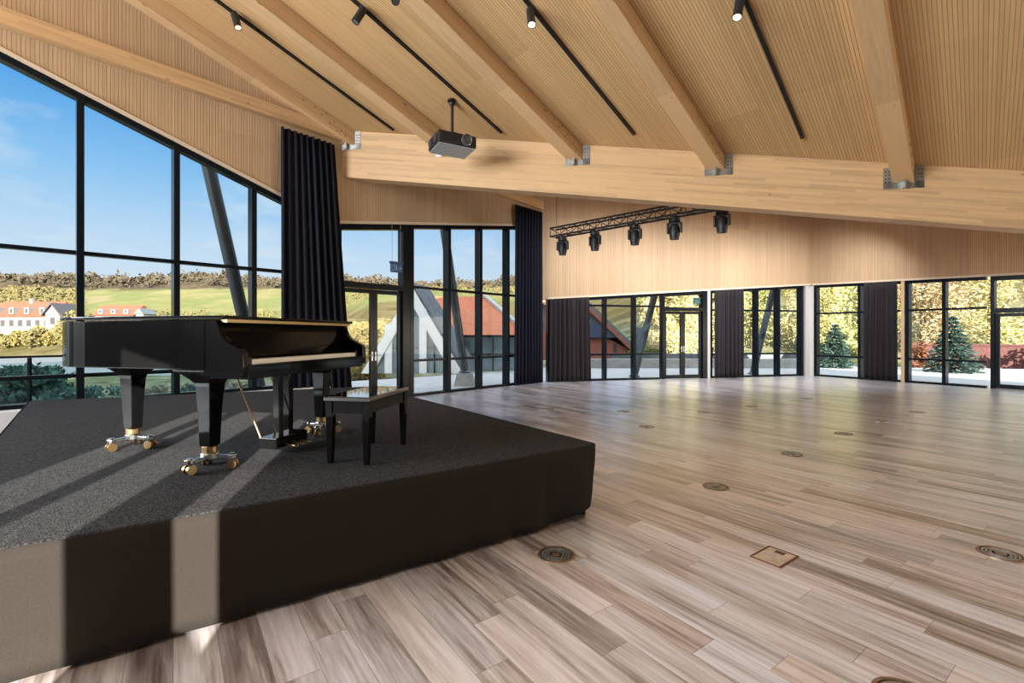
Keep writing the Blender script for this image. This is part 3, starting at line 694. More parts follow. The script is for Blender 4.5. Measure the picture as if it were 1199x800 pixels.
for x_, lab, tilt in heads:
    s_ = (x_ - T0.x) / TD.x; b0 = T0 + TD * s_ + Vector((0, 0, -.122))
    if proto is None:
        h = thing('moving_head', lab, 'stage light', b0, 0, 'moving head lights on the truss')
        MB().box(-.02, .02, -.05, .05, -.03, .02).build('clamp', M['black'], h)
        MB().lathe([(.09, -.10), (.11, -.09), (.11, -.04), (.08, -.03)], 16).build('base', M['black'], h, smooth=True)
        yk = MB(); yk.box(-.13, .13, -.035, .035, -.125, -.10)
        for sx in (-1, 1): yk.box(sx * .125 - .018, sx * .125 + .018, -.045, .045, -.29, -.10)
        yk.build('yoke', M['black'], h, bevel=.008)
        mm = Matrix.Translation((0, 0, -.25)) @ Matrix.Rotation(R(180), 4, 'X')
        hd = MB().lathe([(.05, -.12), (.085, -.10), (.10, -.03), (.10, .06), (.09, .10), (.085, .15), (.07, .15), (.066, .135)], 20, mm).build('head', M['black'], h, smooth=True)
        MB().lathe([(.001, .136), (.066, .136), (.06, .142), (.001, .15)], 20, mm).build('lens', M['lensoff'], hd, smooth=True)
        proto = h
    else:
        h = dup(proto); h.location = b0; tag(h, lab)
    h.rotation_euler = (0, 0, R(-42) + tilt * .5); h.scale = (1.12, 1.12, 1.22)

# ------------------------------------------------------------------ exit signs
def exit_sign(p, rz, w, hgt, ztop, face, picto, label):
    t = thing('exit_sign', label, 'sign', p, rz)
    MB().box(-w / 2, w / 2, -.02, .02, 0, hgt).build('panel', face, t, bevel=.004)
    MB().box(-w / 2 - .02, w / 2 + .02, -.03, .03, hgt, hgt + .05).build('lamp_housing', face, t, bevel=.004)
    pc = MB(); e = -.0225
    def r_(x0, x1, z0, z1): pc.box(x0 * w, x1 * w, e, e + .004, z0 * hgt, z1 * hgt)
    # running figure and doorway pictogram with an arrow
    r_(-.42, -.22, .15, .22); r_(-.42, -.38, .15, .85); r_(-.26, -.22, .15, .85); r_(-.42, -.22, .79, .85)
    pc.sphere((-.06 * w, e + .002, .74 * hgt), .02, 6)
    pc.prism_dir([(-.12 * w, e, .62 * hgt), (.02 * w, e, .66 * hgt), (.02 * w, e, .42 * hgt), (-.08 * w, e, .40 * hgt)], (0, .004, 0))
    pc.prism_dir([(-.08 * w, e, .42 * hgt), (.02 * w, e, .42 * hgt), (.10 * w, e, .16 * hgt), (.04 * w, e, .16 * hgt)], (0, .004, 0))
    pc.prism_dir([(-.10 * w, e, .42 * hgt), (-.02 * w, e, .40 * hgt), (-.14 * w, e, .18 * hgt), (-.19 * w, e, .20 * hgt)], (0, .004, 0))
    pc.prism_dir([(.18 * w, e, .45 * hgt), (.30 * w, e, .45 * hgt), (.30 * w, e, .30 * hgt), (.42 * w, e, .5 * hgt), (.30 * w, e, .7 * hgt), (.30 * w, e, .55 * hgt), (.18 * w, e, .55 * hgt)], (0, .004, 0))
    pc.build('pictogram', picto, t)
    for sx in (-.36, .36): MB().tube((sx * w, 0, hgt + .05), (sx * w, 0, ztop - p[2]), .004, 6).build('cord', M['steel'], t)
    return t
exit_sign((-2.68, 10.88, 2.94), R(44), .30, .20, 4.35, M['signshade'], M['signpale'], 'small exit sign, green shaded to blue, hanging on cords above the left glass door')
pb = WB(5.62, .02)
exit_sign((pb.x, pb.y, 2.56), R(13), .24, .16, 2.96, M['signteal'], plain('pale green pictogram', (.10, .22, .20), .4), 'small dark teal exit sign above the far glass door')
# the long cords of the blue sign reach the underside of the wall beam bracket
# ------------------------------------------------------------------ floor fittings
vents = [((.30, 3.20), 'round floor vent nearest the camera, right of the stage corner'), ((2.01, 4.63), 'round floor vent in the middle of the open floor, alone past the square floor box'), ((3.34, 3.21), 'round floor vent at the right edge of the picture'),
         ((3.51, 5.89), 'round floor vent in the second row back, right of the middle'), ((5.02, 7.11), 'round floor vent farther back, at right of the open floor'), ((2.19, 7.64), 'round floor vent far behind the stage corner'), ((.72, 9.48), 'round floor vent in front of the short corner drape'),
         ((2.17, 9.17), 'round floor vent in the far middle, before the back windows'), ((3.71, 9.07), 'round floor vent before the far glass door'), ((5.00, 9.82), 'round floor vent before the drape by the far door'), ((6.90, 11.0), 'farthest round floor vent, before the corner column'),
         ((7.83, 9.07), 'round floor vent before the right glass wall'), ((6.39, 8.17), 'round floor vent on the right, before the last drape'), ((1.63, 1.93), 'round floor vent cut by the bottom edge of the picture')]
vp = None
for (x_, y_), lab in vents:
    if vp is None:
        v = thing('floor_vent', lab, 'floor vent', (x_, y_, 0), 0, 'round floor vents')
        MB().lathe([(.125, .001), (.125, .005), (.118, .008), (.108, .006), (.108, .001)], 32).build('rim', M['vent'], v, smooth=True)
        MB().lathe([(.107, .0008), (.107, .0012), (.001, .0012)], 32).build('well', plain('dark bronze well', (.06, .05, .045), .5), v)
        for r_ in (.092, .072, .052): MB().lathe([(r_ + .006, .0015), (r_ + .006, .005), (r_ - .006, .005), (r_ - .006, .0015)], 28).build('ring', M['steel'], v)
        MB().lathe([(.032, .0015), (.032, .006), (.02, .008), (.001, .008)], 20).build('hub', M['vent'], v)
        vp = v
    else:
        v = dup(vp); v.location = (x_, y_, 0); tag(v, lab)
fbx = thing('floor_box', 'square floor socket box with plank lid and metal rim', 'floor box', (1.77, 3.17, 0), math.atan2(PLANK.y, PLANK.x) - math.pi / 2)
rm = MB()
for a in ((-.135, .135, -.10, -.088), (-.135, .135, .088, .10), (-.135, -.123, -.088, .088), (.123, .135, -.088, .088)): rm.box(a[0], a[1], a[2], a[3], .0005, .006)
rm.build('rim', plain('rust brown rim', (.14, .055, .03), .45, .4), fbx)
MB().box(-.121, .121, -.086, .086, .0005, .005).build('lid', plain('pale plank lid', (.42, .34, .28), .35, noise=.25, nscale=18), fbx)
MB().box(.06, .10, -.03, .03, .0052, .0075).build('cable_flap', M['dowel'], fbx)

# ------------------------------------------------------------------ outdoors: terrain, water, terrace
def lerp(a, b, t): return a + (b - a) * max(0, min(1, t))
def hnoise(a, b): return math.sin(a * 1.7 + b * .9) * .5 + math.sin(a * 3.9 - b * 2.3 + 1) * .3 + math.sin(a * 9.1 + b * 5.1 + 2) * .2
def terrain(x_, y_):
    d = max(y_, .35 * math.hypot(x_, y_)); az = x_ / max(d, 1e-3)
    left = [(0, -1.3), (33, -1.35), (40, -7), (150, -7), (160, -5.6), (172, -1.5), (210, 2), (260, 9), (320, 19), (420, 43), (500, 57), (560, 60), (900, 40)]
    mid = [(0, -1.2), (40, -1.0), (60, -.4), (90, 3), (130, 9.5), (160, 13), (300, 30), (450, 46), (540, 54), (900, 40)]
    rgt = [(0, -.6), (26, -.5), (34, .4), (60, 6.5), (90, 12), (150, 20), (300, 34), (450, 44), (900, 40)]
    def ev(tab):
        for (a, za), (b, zb_) in zip(tab[:-1], tab[1:]):
            if d <= b: return lerp(za, zb_, (d - a) / (b - a))
        return tab[-1][1]
    w1 = max(0, min(1, (az + .45) / .16)); w2 = max(0, min(1, (az - .10) / .22))
    z = lerp(lerp(ev(left), ev(mid), w1), ev(rgt), w2)
    bump = hnoise(x_ / 45, y_ / 60)
    if d > 420: z += bump * 5 + 4 * max(0, hnoise(x_ / 16, 2))
    elif d > 170: z += bump * 1.2
    return z
tb_ = MB(); vs = []; azs = [R(-75 + 150 * i / 150) for i in range(151)]
ds = [9, 12, 16, 20, 25, 30, 33, 36, 40, 46, 55, 70, 90, 110, 130, 150, 156, 162, 168, 175, 190, 210, 235, 260, 290, 320, 350, 385, 420, 440, 460, 480, 500, 520, 545, 580, 650, 800]
for d in ds:
    for a in azs:
        r_ = d / max(.45, math.cos(a)); x_, y_ = r_ * math.sin(a), r_ * math.cos(a); z = terrain(x_, y_)
        vs.append((x_, y_, z))
na = len(azs)
tb_.add(vs, [(j * na + i, j * na + i + 1, (j + 1) * na + i + 1, (j + 1) * na + i) for j in range(len(ds) - 1) for i in range(na - 1)])
m, nt, b, out = newmat('hillside'); tc = nt.nodes.new('ShaderNodeTexCoord').outputs['Object']; sx = nt.nodes.new('ShaderNodeSeparateXYZ'); nt.links.new(tc, sx.inputs[0])
n1 = noise(nt, tc, .018, 6, .65); n2 = noise(nt, tc, .16, 4, .7); n3 = noise(nt, tc, 1.2, 4)
woods = ramp(nt, n2, [(.32, (0.0352, 0.0256, 0.0192)), (.5, (0.064, 0.048, 0.032)), (.7, (0.0896, 0.0704, 0.0416))])
field = ramp(nt, n1, [(.36, (.175, .135, .075)), (.46, (.135, .125, .055)), (.56, (.10, .11, .042)), (.66, (.165, .13, .075))])
lowt = ramp(nt, n2, [(.3, (0.0544, 0.0448, 0.0192)), (.5, (0.096, 0.0768, 0.0352)), (.68, (0.1216, 0.0992, 0.0576))])
near_g = ramp(nt, n3, [(.35, (0.0768, 0.0896, 0.0384)), (.55, (0.16, 0.1536, 0.096)), (.7, (0.2304, 0.2176, 0.1664))])
hz = mathn(nt, 'ADD', sx.outputs[2], mathn(nt, 'MULTIPLY', mathn(nt, 'SUBTRACT', n1, .5), 22))
f1 = nt.nodes.new('ShaderNodeMapRange'); f1.inputs[1].default_value = 11; f1.inputs[2].default_value = 15; nt.links.new(hz, f1.inputs[0])
f2 = nt.nodes.new('ShaderNodeMapRange'); f2.inputs[1].default_value = 40; f2.inputs[2].default_value = 44; nt.links.new(hz, f2.inputs[0])
f0 = nt.nodes.new('ShaderNodeMapRange'); f0.inputs[1].default_value = 45; f0.inputs[2].default_value = 60; nt.links.new(sx.outputs[1], f0.inputs[0])
c = mixc(nt, f0.outputs[0], near_g, lowt); c = mixc(nt, f1.outputs[0], c, field); c = mixc(nt, f2.outputs[0], c, woods)
nt.links.new(c, b.inputs['Base Color']); b.inputs['Roughness'].default_value = 1; b.inputs['Specular IOR Level'].default_value = 0
hill = tb_.build('ground', m, smooth=True); tag(hill, 'hills and banks around the lake', 'ground', kind='structure')
wt = MB().prism([(-420, 20), (-420, 190), (-60, 190), (-16, 60), (-16, 20)], -6.6, -6.0).build('lake', M['water']); tag(wt, 'pale grey lake beyond the left windows', 'lake', kind='structure')
# terrace
deck = [tuple(W1(4.9, -.16)), tuple(W1(11.76, -.16)), tuple(WB(LB + .12, -.16)), tuple(WC(27, -.16)), (32, 4), (25, 20.3), (12.5, 23.6), (2.2, 22.6), (-3.0, 17.2), tuple(W1(4.9, -5.2))]
tag(MB().prism(deck, -.5, -.03).build('terrace', M['paving']), 'grey paved terrace outside the glass walls', 'terrace', kind='structure')
led = MB(); obox(led, W1, -9, 4.88, -1.75, -.16, -.5, -.03); tag(led.build('ledge', M['paving']), 'narrow paved ledge outside the lake windows', 'ledge', kind='structure')
# balustrade outside the lake windows
bl = thing('glass_balustrade', 'glass balustrade with slim dark rail outside the lake windows', 'balustrade', (W1(-4, -1.6).x, W1(-4, -1.6).y, -.03))
blM = Matrix.Translation(bl.location).inverted()
def blc(mb, n_, mat): mb.v = [tuple(blM @ Vector(v)) for v in mb.v]; mb.build(n_, mat, bl)
p, q = W1(-4, -1.6), W1(4.6, -1.6); blc(MB().bar((p.x, p.y, 1.13), (q.x, q.y, 1.13), .045, .035), 'rail', M['frame'])
for k in range(7):
    p = W1(-4 + 8.6 * k / 6, -1.6); blc(MB().box(p.x - .02, p.x + .02, p.y - .02, p.y + .02, -.03, 1.11), 'post', M['frame'])
    if k < 6:
        a, b2 = W1(-3.93 + 8.6 * k / 6, -1.6), W1(-4.07 + 8.6 * (k + 1) / 6, -1.6); blc(MB().bar((a.x, a.y, .53), (b2.x, b2.y, .53), .012, 1.0), 'pane', M['bal_glass'])
# steel props leaning outside the glass
def prop(a, b2, r_, label, foot=False):
    a = Vector(a); b2 = Vector(b2); t = thing('steel_prop', label, 'prop', (b2.x, b2.y, b2.z), 0, 'slanting steel props outside the glass')
    MB().tube(a - b2, (0, 0, 0), r_, 20).build('shaft', M['prop'], t, smooth=True)
    MB().lathe([(r_ * 1.5, -.04), (r_ * 1.5, 0), (r_ * 1.1, .03)], 20).build('collar', M['prop'], t)
    if foot:
        MB().lathe([(.30, -.04 - foot), (.22, -.04)], square=True).build('footing', M['concrete'], t)
def line3(fn, t0, z0, t1, z1, zt, zb_, off):
    k = lambda z: t0 + (t1 - t0) * (z - z0) / (z1 - z0)
    p, q = fn(k(zt), off), fn(k(zb_), off); return (p.x, p.y, zt), (q.x, q.y, zb_)
a, b2 = line3(W1, 2.834, 4.71, 3.423, 1.89, 5.4, .02, -1.2); prop(a, b2, .125, 'slanting steel prop outside the left lake window')
a, b2 = line3(W1, 8.689, 4.65, 9.497, .34, 5.2, .38, -1.2); prop(a, b2, .125, 'slanting steel prop on a pale footing before the orange roof', .37)
a, b2 = line3(WB, 4.72, 2.97, 4.03, .48, 3.6, .02, -1.2); prop(a, b2, .125, 'slanting steel prop outside the back windows, left of the far door')
a, b2 = line3(WB, 9.9, 3.4, 9.23, 1.07, 3.9, .02, -1.2); prop(a, b2, .12, 'slanting steel prop outside the windows right of the far door')

# ------------------------------------------------------------------ buildings outdoors
# A-framed glazed gable
gh = thing('gabled_pavilion', 'white framed A shaped glass gable beyond the left glass door', 'building', (-3.94, 18.5, -.03))
ax, hw, hz_ = 0, 2.0, 3.42
for sgn in (-1, 1):
    f = MB(); f.prism_dir([(sgn * hw, 0, 0), (sgn * (hw - .42), 0, 0), (0, 0, hz_ - .72), (0, 0, hz_)], (0, .35, 0)); f.build('gable_frame', M['bright'], gh)
for xp in (-.95, .42): MB().box(xp - .14, xp + .14, .05, .3, 0, 1.95 if xp < 0 else 2.55).build('post', M['bright'], gh)
MB().prism_dir([(-hw + .45, .2, 0), (hw - .45, .2, 0), (0, .2, hz_ - .75)], (0, .03, 0)).build('glazing', M['greyglass'], gh)
gb = MB()
for xp in (-.45, 0, .85): gb.box(xp - .025, xp + .025, .14, .19, 0, max(.3, (hz_ - .8) * (1 - abs(xp) / (hw - .4))))
gb.bar((-1.3, .16, 1.0), (1.3, .16, 1.0), .05, .05); gb.build('glazing_bars', M['frame'], gh)
for sgn in (-1, 1):
    f = MB(); f.prism_dir([(sgn * (hw + .0), .06, .06), (sgn * (hw - .1), .06, .06), (0, .06, hz_ - .14), (0, .06, hz_ + .03)] if sgn < 0 else [(hw + .16, .06, .06), (hw, .06, .06), (0, .06, hz_ - .1), (0, .06, hz_ + .13)], (.45, 1.0, 0)); f.build('roof', M['slate'], gh)
# orange hipped roof behind it
oh = thing('orange_roof_house', 'glass walled house with broad orange hipped roof', 'building', (-.6, 20.0, -.03))
y0_, y1_ = 0, 9.0; xl, xr = -4.6, 1.35
MB().add([(xl, -.3, 1.5), (xr, -.3, 1.5), (xr, y1_, 1.5), (xl, y1_, 1.5), (-3.9, 4.2, 3.5), (-.85, 4.2, 3.5)], [(3, 2, 1, 0), (0, 1, 5, 4), (1, 2, 5), (2, 3, 4, 5), (3, 0, 4)]).build('roof', M['orange'], oh)
MB().bar((xr + .03, -.33, 1.53), (-.83, 4.2, 3.56), .22, .12).build('hip_trim', M['concrete'], oh)
MB().bar((xl, -.33, 1.47), (xr, -.33, 1.47), .12, .10).build('gutter', M['frame'], oh)
MB().box(xl + .3, xr - .15, .1, y1_ - .3, 0, 1.47).build('wall', M['greyglass'], oh)
gb = MB()
for k in range(9): gb.box(xl + .4 + k * .66, xl + .45 + k * .66, .03, .1, 0, 1.4)
gb.box(xl + .4, xr - .2, .03, .1, .66, .72); gb.build('glazing_bars', M['frame'], oh)
# salmon gable house behind the back windows
sh = thing('salmon_gable_house', 'salmon walled house with slate gable beyond the back windows', 'building', (3.0, 28.0, -.03))
gw, gz0, gz1 = 4.2, .55, 4.65
MB().prism_dir([(-gw + .3, 0, 0), (gw - .3, 0, 0), (gw - .3, 0, .7), (1.8, 0, 1.75), (-1.8, 0, 1.75), (-gw + .3, 0, .7)], (0, 7, 0)).build('wall', M['salmon'], sh)
MB().prism_dir([(-3.1, .0, 1.75), (3.1, .0, 1.75), (0, 0, gz1 - .1)], (0, 7, 0)).build('gable_cladding', M['slate'], sh)
MB().prism_dir([(.9, -.25, 1.35), (3.35, -.25, 1.35), (2.2, -.25, 2.15), (1.6, -.25, 2.15)], (0, .24, 0)).build('canopy', plain('navy canopy', (.02, .035, .08), .6), sh)
MB().box(3.05, 3.25, -.03, .02, .5, 1.0).build('slit_window', M['darkwood'], sh)
for sgn in (-1, 1):
    MB().prism_dir([(sgn * (gw + .1), -.3, gz0), (0, -.3, gz1), (0, -.3, gz1 + .28), (sgn * (gw + .35), -.3, gz0 + .05)], (0, 7.6, 0)).build('roof', M['slate'], sh)
    MB().prism_dir([(sgn * (gw - .05), -.33, gz0 - .08), (0, -.33, gz1 - .28), (0, -.33, gz1), (sgn * (gw + .12), -.33, gz0 + .05)], (0, .06, 0)).build('barge_board', M['salmon'], sh)
MB().box(5.0, 5.5, 2.2, 2.7, .6, 2.0).build('chimney', M['slate'], sh)
tw = MB().box(-5, 5, -.15, .15, 0, .42).build('terrace_parapet', M['concrete'], loc=(8.3, 21.6, -.03)); tag(tw, 'low pale concrete parapet on the terrace before the salmon house', 'parapet')
tw = MB().box(-5, 5, -.3, .3, -.4, .5).build('garden_wall', M['slate'], loc=(10.2, 24.6, 0)); tag(tw, 'dark slate garden wall behind the terrace parapet', 'wall')
bw = thing('brick_wall', 'low maroon brick garden wall behind the spruce tree', 'wall', (23.2, 23.4, -.4), R(-30))
MB().box(-2.6, 2.6, -.15, .15, 0, 1.35).build('wall_body', M['brick'], bw); MB().box(-2.7, 2.7, -.2, .2, 1.35, 1.43).build('coping', M['brick'], bw)
# houses across the lake
def house(px, D, w, dep, zb_, zw, zr, wall, roof, label, rz=0, gable_front=False, nwin=4, floors=2, dorm=0):
    h = thing('lakeside_house', label, 'building', ((px - 600) / 550 * D, D, zb_), rz, 'houses across the lake')
    hw_ = w / 2; wl = zw - zb_; rl = zr - zb_
    MB().box(-hw_, hw_, 0, dep, 0, wl).build('wall', wall, h)
    e = .8
    if gable_front:
        MB().prism_dir([(-hw_, 0, wl), (hw_, 0, wl), (0, 0, rl - .3)], (0, dep, 0)).build('gable', wall, h)
        for s in (-1, 1): MB().prism_dir([(s * (hw_ + e), -e, wl - .8), (0, -e, rl), (0, -e, rl + .6), (s * (hw_ + e), -e, wl - .2)], (0, dep + 2 * e, 0)).build('roof', roof, h)
    else:
        r_ = MB(); r_.prism_dir([(-hw_ - e, -e, wl), (-hw_ - e, dep + e, wl), (-hw_ - e, dep / 2, rl)], (w + 2 * e, 0, 0)); r_.build('roof', roof, h)
    for f in range(floors):
        for k in range(nwin):
            xx = -hw_ + w * (k + .5) / nwin; z0 = wl * (f + .3) / floors; ww = min(w / nwin * .25, .9)
            MB().box(xx - ww, xx + ww, -.08, .02, z0, z0 + wl / floors * .45).build('window', M['darkwood'], h)
    for k in range(dorm):
        xx = -hw_ + w * (k + .5) / dorm; zz = wl + (rl - wl) * .15
        d = MB(); d.box(xx - .9, xx + .9, -.5, dep * .3, zz, zz + (rl - wl) * .42); d.build('dormer', M['white'], h)
        MB().box(xx - .45, xx + .45, -.58, -.49, zz + .4, zz + (rl - wl) * .34).build('dormer_window', M['darkwood'], h)
    return h
h = house(24, 185, 24, 12, -2.2, 8.6, 15.0, M['cream'], M['redtile'], 'large cream house with red roof across the lake, cut by the left edge', 0, False, 7, 2, 4)
MB().box(-1.4, -.2, 5, 6.2, 15.5, 18.2).build('chimney', M['white'], h)
house(62, 180, 5.6, 9, -2, 9.5, 13.2, M['white'], M['darkwood'], 'narrow dark roofed gable house across the lake', 0, True, 1, 2)
h = house(134, 192, 15.5, 9, 0, 9.3, 13.8, M['white'], M['redtile'], 'long house with red roof across the lake, above the piano lid', 0, False, 4, 2, 3)
MB().box(8.4, 11.6, .5, 7, 0, 10.0).build('annex', M['white'], h); MB().prism_dir([(8.0, 0, 10), (12.0, 0, 10), (10, 0, 12.4)], (0, 7.4, 0)).build('annex_roof', M['slate'], h)

# ------------------------------------------------------------------ planting
M['willow'] = leaf_mat('yellow spring leaves', (0.374, 0.335, 0.124), (0.637, 0.562, 0.327))
M['limeleaf'] = leaf_mat('lime leaves', (0.281, 0.297, 0.104), (0.529, 0.502, 0.246))
M['gold'] = leaf_mat('golden twigs', (0.389, 0.297, 0.155), (0.637, 0.517, 0.367))
M['pine'] = leaf_mat('dark needles', (.025, .055, .045), (.07, .14, .11), .1)
M['spruce'] = leaf_mat('blue green needles', (.018, .036, .030), (.055, .095, .078), .1)
M['dry'] = leaf_mat('dry shrub twigs', (0.132, 0.1122, 0.0726), (0.264, 0.2376, 0.1716), .2)
M['shoreleaf'] = leaf_mat('olive shore leaves', (.12, .10, .035), (.25, .21, .09))
M['goldbush'] = leaf_mat('gold slope bushes', (.15, .11, .035), (.32, .25, .09))
M['rust'] = leaf_mat('rust leaves', (0.144, 0.048, 0.024), (0.272, 0.12, 0.056), .2)
def cards(mb, rnd, c, n, rx, ry, rz_, size, shell=.55, droop=0):
    for _ in range(n):
        d = Vector((rnd.gauss(0, 1), rnd.gauss(0, 1), rnd.gauss(0, 1))).normalized(); k = (shell + (1 - shell) * rnd.random())
        p = Vector(c) + Vector((d.x * rx, d.y * ry, d.z * rz_)) * k
        a = Vector((rnd.gauss(0, 1), rnd.gauss(0, 1), rnd.gauss(0, 1) - droop)).normalized() * size * rnd.uniform(.6, 1.3); b_ = a.orthogonal().normalized() * size * rnd.uniform(.35, .6)
        mb.add([p - a, p + b_, p + a, p - b_], [(0, 1, 2, 3)])
def broadleaf(x_, y_, zb_, h, r_, mat, label, seed, n=2600, size=.16, name='broadleaf_tree', cat='tree', trunk=True, group='trees around the terrace'):
    rnd = random.Random(seed); t = thing(name, label, cat, (x_, y_, zb_), 0, group)
    if trunk:
        tm_ = MB(); tm_.tube((0, 0, -.3), (0, 0, h * .55), r_ * .07, 8, r_ * .04)
        for k in range(5):
            a = rnd.uniform(0, 6.28); z0 = h * rnd.uniform(.25, .5); tm_.tube((0, 0, z0), (math.cos(a) * r_ * .6, math.sin(a) * r_ * .6, z0 + h * .25), r_ * .03, 6, r_ * .012)
        tm_.build('trunk', M['bark'], t)
    mb = MB(); ncl = 16 if n < 5000 else 34
    for k in range(ncl):
        a = rnd.uniform(0, 6.28); rr = r_ * math.sqrt(rnd.random()) * .8; zz = h * rnd.uniform((.10 if n > 5000 else .22) if trunk else .15, .88)
        sc = 1 - .45 * abs(zz / h - .5)
        cards(mb, rnd, (math.cos(a) * rr * sc, math.sin(a) * rr * sc, zz), n // ncl, r_ * .42, r_ * .42, h * .14, size, .3, .6)
    mb.build('crown', mat, t); return t
def conifer(x_, y_, zb_, h, r_, mat, label, seed, layers=17, name='spruce_tree', group='trees around the terrace'):
    rnd = random.Random(seed); t = thing(name, label, 'tree', (x_, y_, zb_), 0, group)
    MB().tube((0, 0, -.2), (0, 0, h * .95), r_ * .08, 8, .01).build('trunk', M['bark'], t); mb = MB()
    for l in range(layers):
        f = l / (layers - 1); zz = h * (.06 + .9 * f); rad = r_ * (1 - f) ** .85 + .05; nb = int(11 + 14 * (1 - f))
        for k in range(nb):
            a = 6.283 * k / nb + rnd.uniform(-.3, .3); rl_ = rad * rnd.uniform(.75, 1.1)
            for s in range(10):
                u = (s + .5) / 10; p = Vector((math.cos(a) * rl_ * u, math.sin(a) * rl_ * u, zz - .22 * rl_ * u * u + .04 * rnd.random()))
                for w in range(3):
                    d = Vector((math.cos(a) + rnd.uniform(-.9, .9), math.sin(a) + rnd.uniform(-.9, .9), rnd.uniform(-.5, .25))).normalized() * h * .05; o_ = d.orthogonal().normalized() * h * .014
                    mb.add([p, p + d * .5 + o_, p + d, p + d * .5 - o_], [(0, 1, 2, 3)])
    cards(mb, rnd, (0, 0, h * .97), 20, .03, .03, h * .04, h * .02)
    mb.build('needles', mat, t); return t
conifer(15.0, 21.8, -.5, 2.5, 1.0, M['spruce'], 'smaller blue spruce outside the window just right of the corner column', 11)
conifer(17.9, 19.1, -.5, 2.75, 1.1, M['spruce'], 'dark blue spruce in front of the maroon brick wall', 12)
broadleaf(19.2, 21.8, -.5, 1.7, .75, M['rust'], 'rust red shrub left of the maroon brick wall', 13, 900, .10, 'rust_shrub', 'shrub', False)
broadleaf(24.2, 21.0, -.5, 1.6, .9, M['rust'], 'rust brown shrub seen through the right glass door', 14, 900, .10, 'rust_shrub', 'shrub', False)
tspec = [(10.6, 31, 5.2, 1.9, 'willow', 'pale yellow tree seen through the far glass door'), (14.2, 33, 8.6, 2.4, 'willow', 'yellow tree right of the far drape, behind the leaning prop'), (17.4, 34, 9, 2.6, 'limeleaf', 'lime green tree behind the smaller spruce'),
         (20.8, 33, 9, 2.7, 'willow', 'yellow tree right of the smaller spruce'), (24.4, 33, 9.5, 2.7, 'limeleaf', 'lime green tree left of the dark spruce'), (28.0, 32, 9.5, 2.8, 'gold', 'golden tree behind the dark spruce'), (31.6, 31, 9.5, 2.9, 'willow', 'yellow tree above the maroon brick wall'),
         (35.5, 30, 9.5, 3.0, 'gold', 'golden tree at the right edge of the picture'), (12.3, 38, 7.5, 2.4, 'limeleaf', 'lime tree in the gap right of the far glass door'), (26.2, 38, 10, 3, 'willow', 'taller yellow tree in the second row behind the lime tree'), (19.0, 40, 10, 3, 'gold', 'golden tree in the second row behind the lime tree'), (33, 37, 10.5, 3.2, 'limeleaf', 'lime tree in the second row near the right edge'), (40, 33, 10, 3.2, 'limeleaf', 'lime tree beyond the right glass door')]
for k, (x_, y_, h, r_, mt, lab) in enumerate(tspec): broadleaf(x_, y_, terrain(x_, y_) - .1, h, r_, M[mt], lab, 100 + k, 11000, .115)
for k, (px, D, ztop, r_, lab) in enumerate([(447, 30, 2.7, 2.3, 'golden tree behind the white A shaped gable'), (420, 27, 1.0, 2.0, 'golden bush in the left half of the glass door'), (412, 40, .9, 2.4, 'golden bush farther down the slope behind the glass door'), (770, 34, 1.2, 2.6, 'lime bush between the salmon house and the far door'), (1005, 30, 2.0, 2.4, 'lime bush between the two spruces')]):
    x_ = (px - 600) / 550 * D; broadleaf(x_, D, terrain(x_, D) - .1, ztop - terrain(x_, D), r_, M['goldbush'] if px < 600 else M['limeleaf'], lab, 200 + k, 1800, .15, 'garden_bush', 'bush', False)
# near planting outside the lake windows
broadleaf(-13.6, 13.2, terrain(-13.6, 13.2) - .1, 2.15, 1.05, M['pine'], 'dark bushy pine outside the leftmost lake window', 31, 3600, .10, 'pine_bush', 'bush', True)
for k, (px, D, h, r_, mt, lab) in enumerate([(124, 14.5, 1.45, .62, 'pine', 'dark round bush outside the window, under the piano tail'), (88, 15, 1.2, .5, 'dry', 'pale dry shrub right of the dark pine'), (178, 15, 1.3, .6, 'dry', 'pale dry shrub seen between the piano legs'), (215, 16, 1.2, .6, 'spruce', 'grey green shrub behind the near piano leg'), (278, 17, 1.2, .6, 'dry', 'pale dry shrub under the keyboard end'), (250, 22, 1.2, .9, 'dry', 'pale dry shrub farther down the bank')]):
    x_ = (px - 600) / 550 * D; broadleaf(x_, D, terrain(x_, D) - .05, h, r_, M[mt], lab, 300 + k, 1100, .075, 'bank_shrub', 'shrub', False)
# trees on the far shore
for k in range(26):
    px = [-30, -8, 6, 22, 38, 47, 58, 70, 78, 86, 100, 112, 172, 178, 188, 205, 226, 240, 247, 262, 272, 283, 306, 312, 318, 332][k]; D = [168, 170, 166, 168, 167, 172, 169, 171, 168, 176, 190, 200, 196, 210, 205, 215, 210, 205, 225, 210, 220, 230, 205, 212, 190, 215][k]
    x_ = (px - 600) / 550 * D; zz = terrain(x_, D); hh = [5, 6, 5, 6, 7, 6, 5, 7, 9, 12, 8, 9, 6, 7, 6, 5, 6, 9, 8, 5, 6, 6, 11, 12, 9, 8][k]
    rnd = random.Random(500 + k); mb = MB(); cards(mb, rnd, (0, 0, hh * .5), 420, hh * .42, hh * .42, hh * .5, .75, .2)
    o = mb.build('shore_tree', M['shoreleaf' if k % 3 else 'goldbush'], loc=(x_, D, zz)); tag(o, 'small %s tree on the hillside across the lake' % ['golden', 'olive green', 'olive green'][k % 3], 'tree', 'trees across the lake')

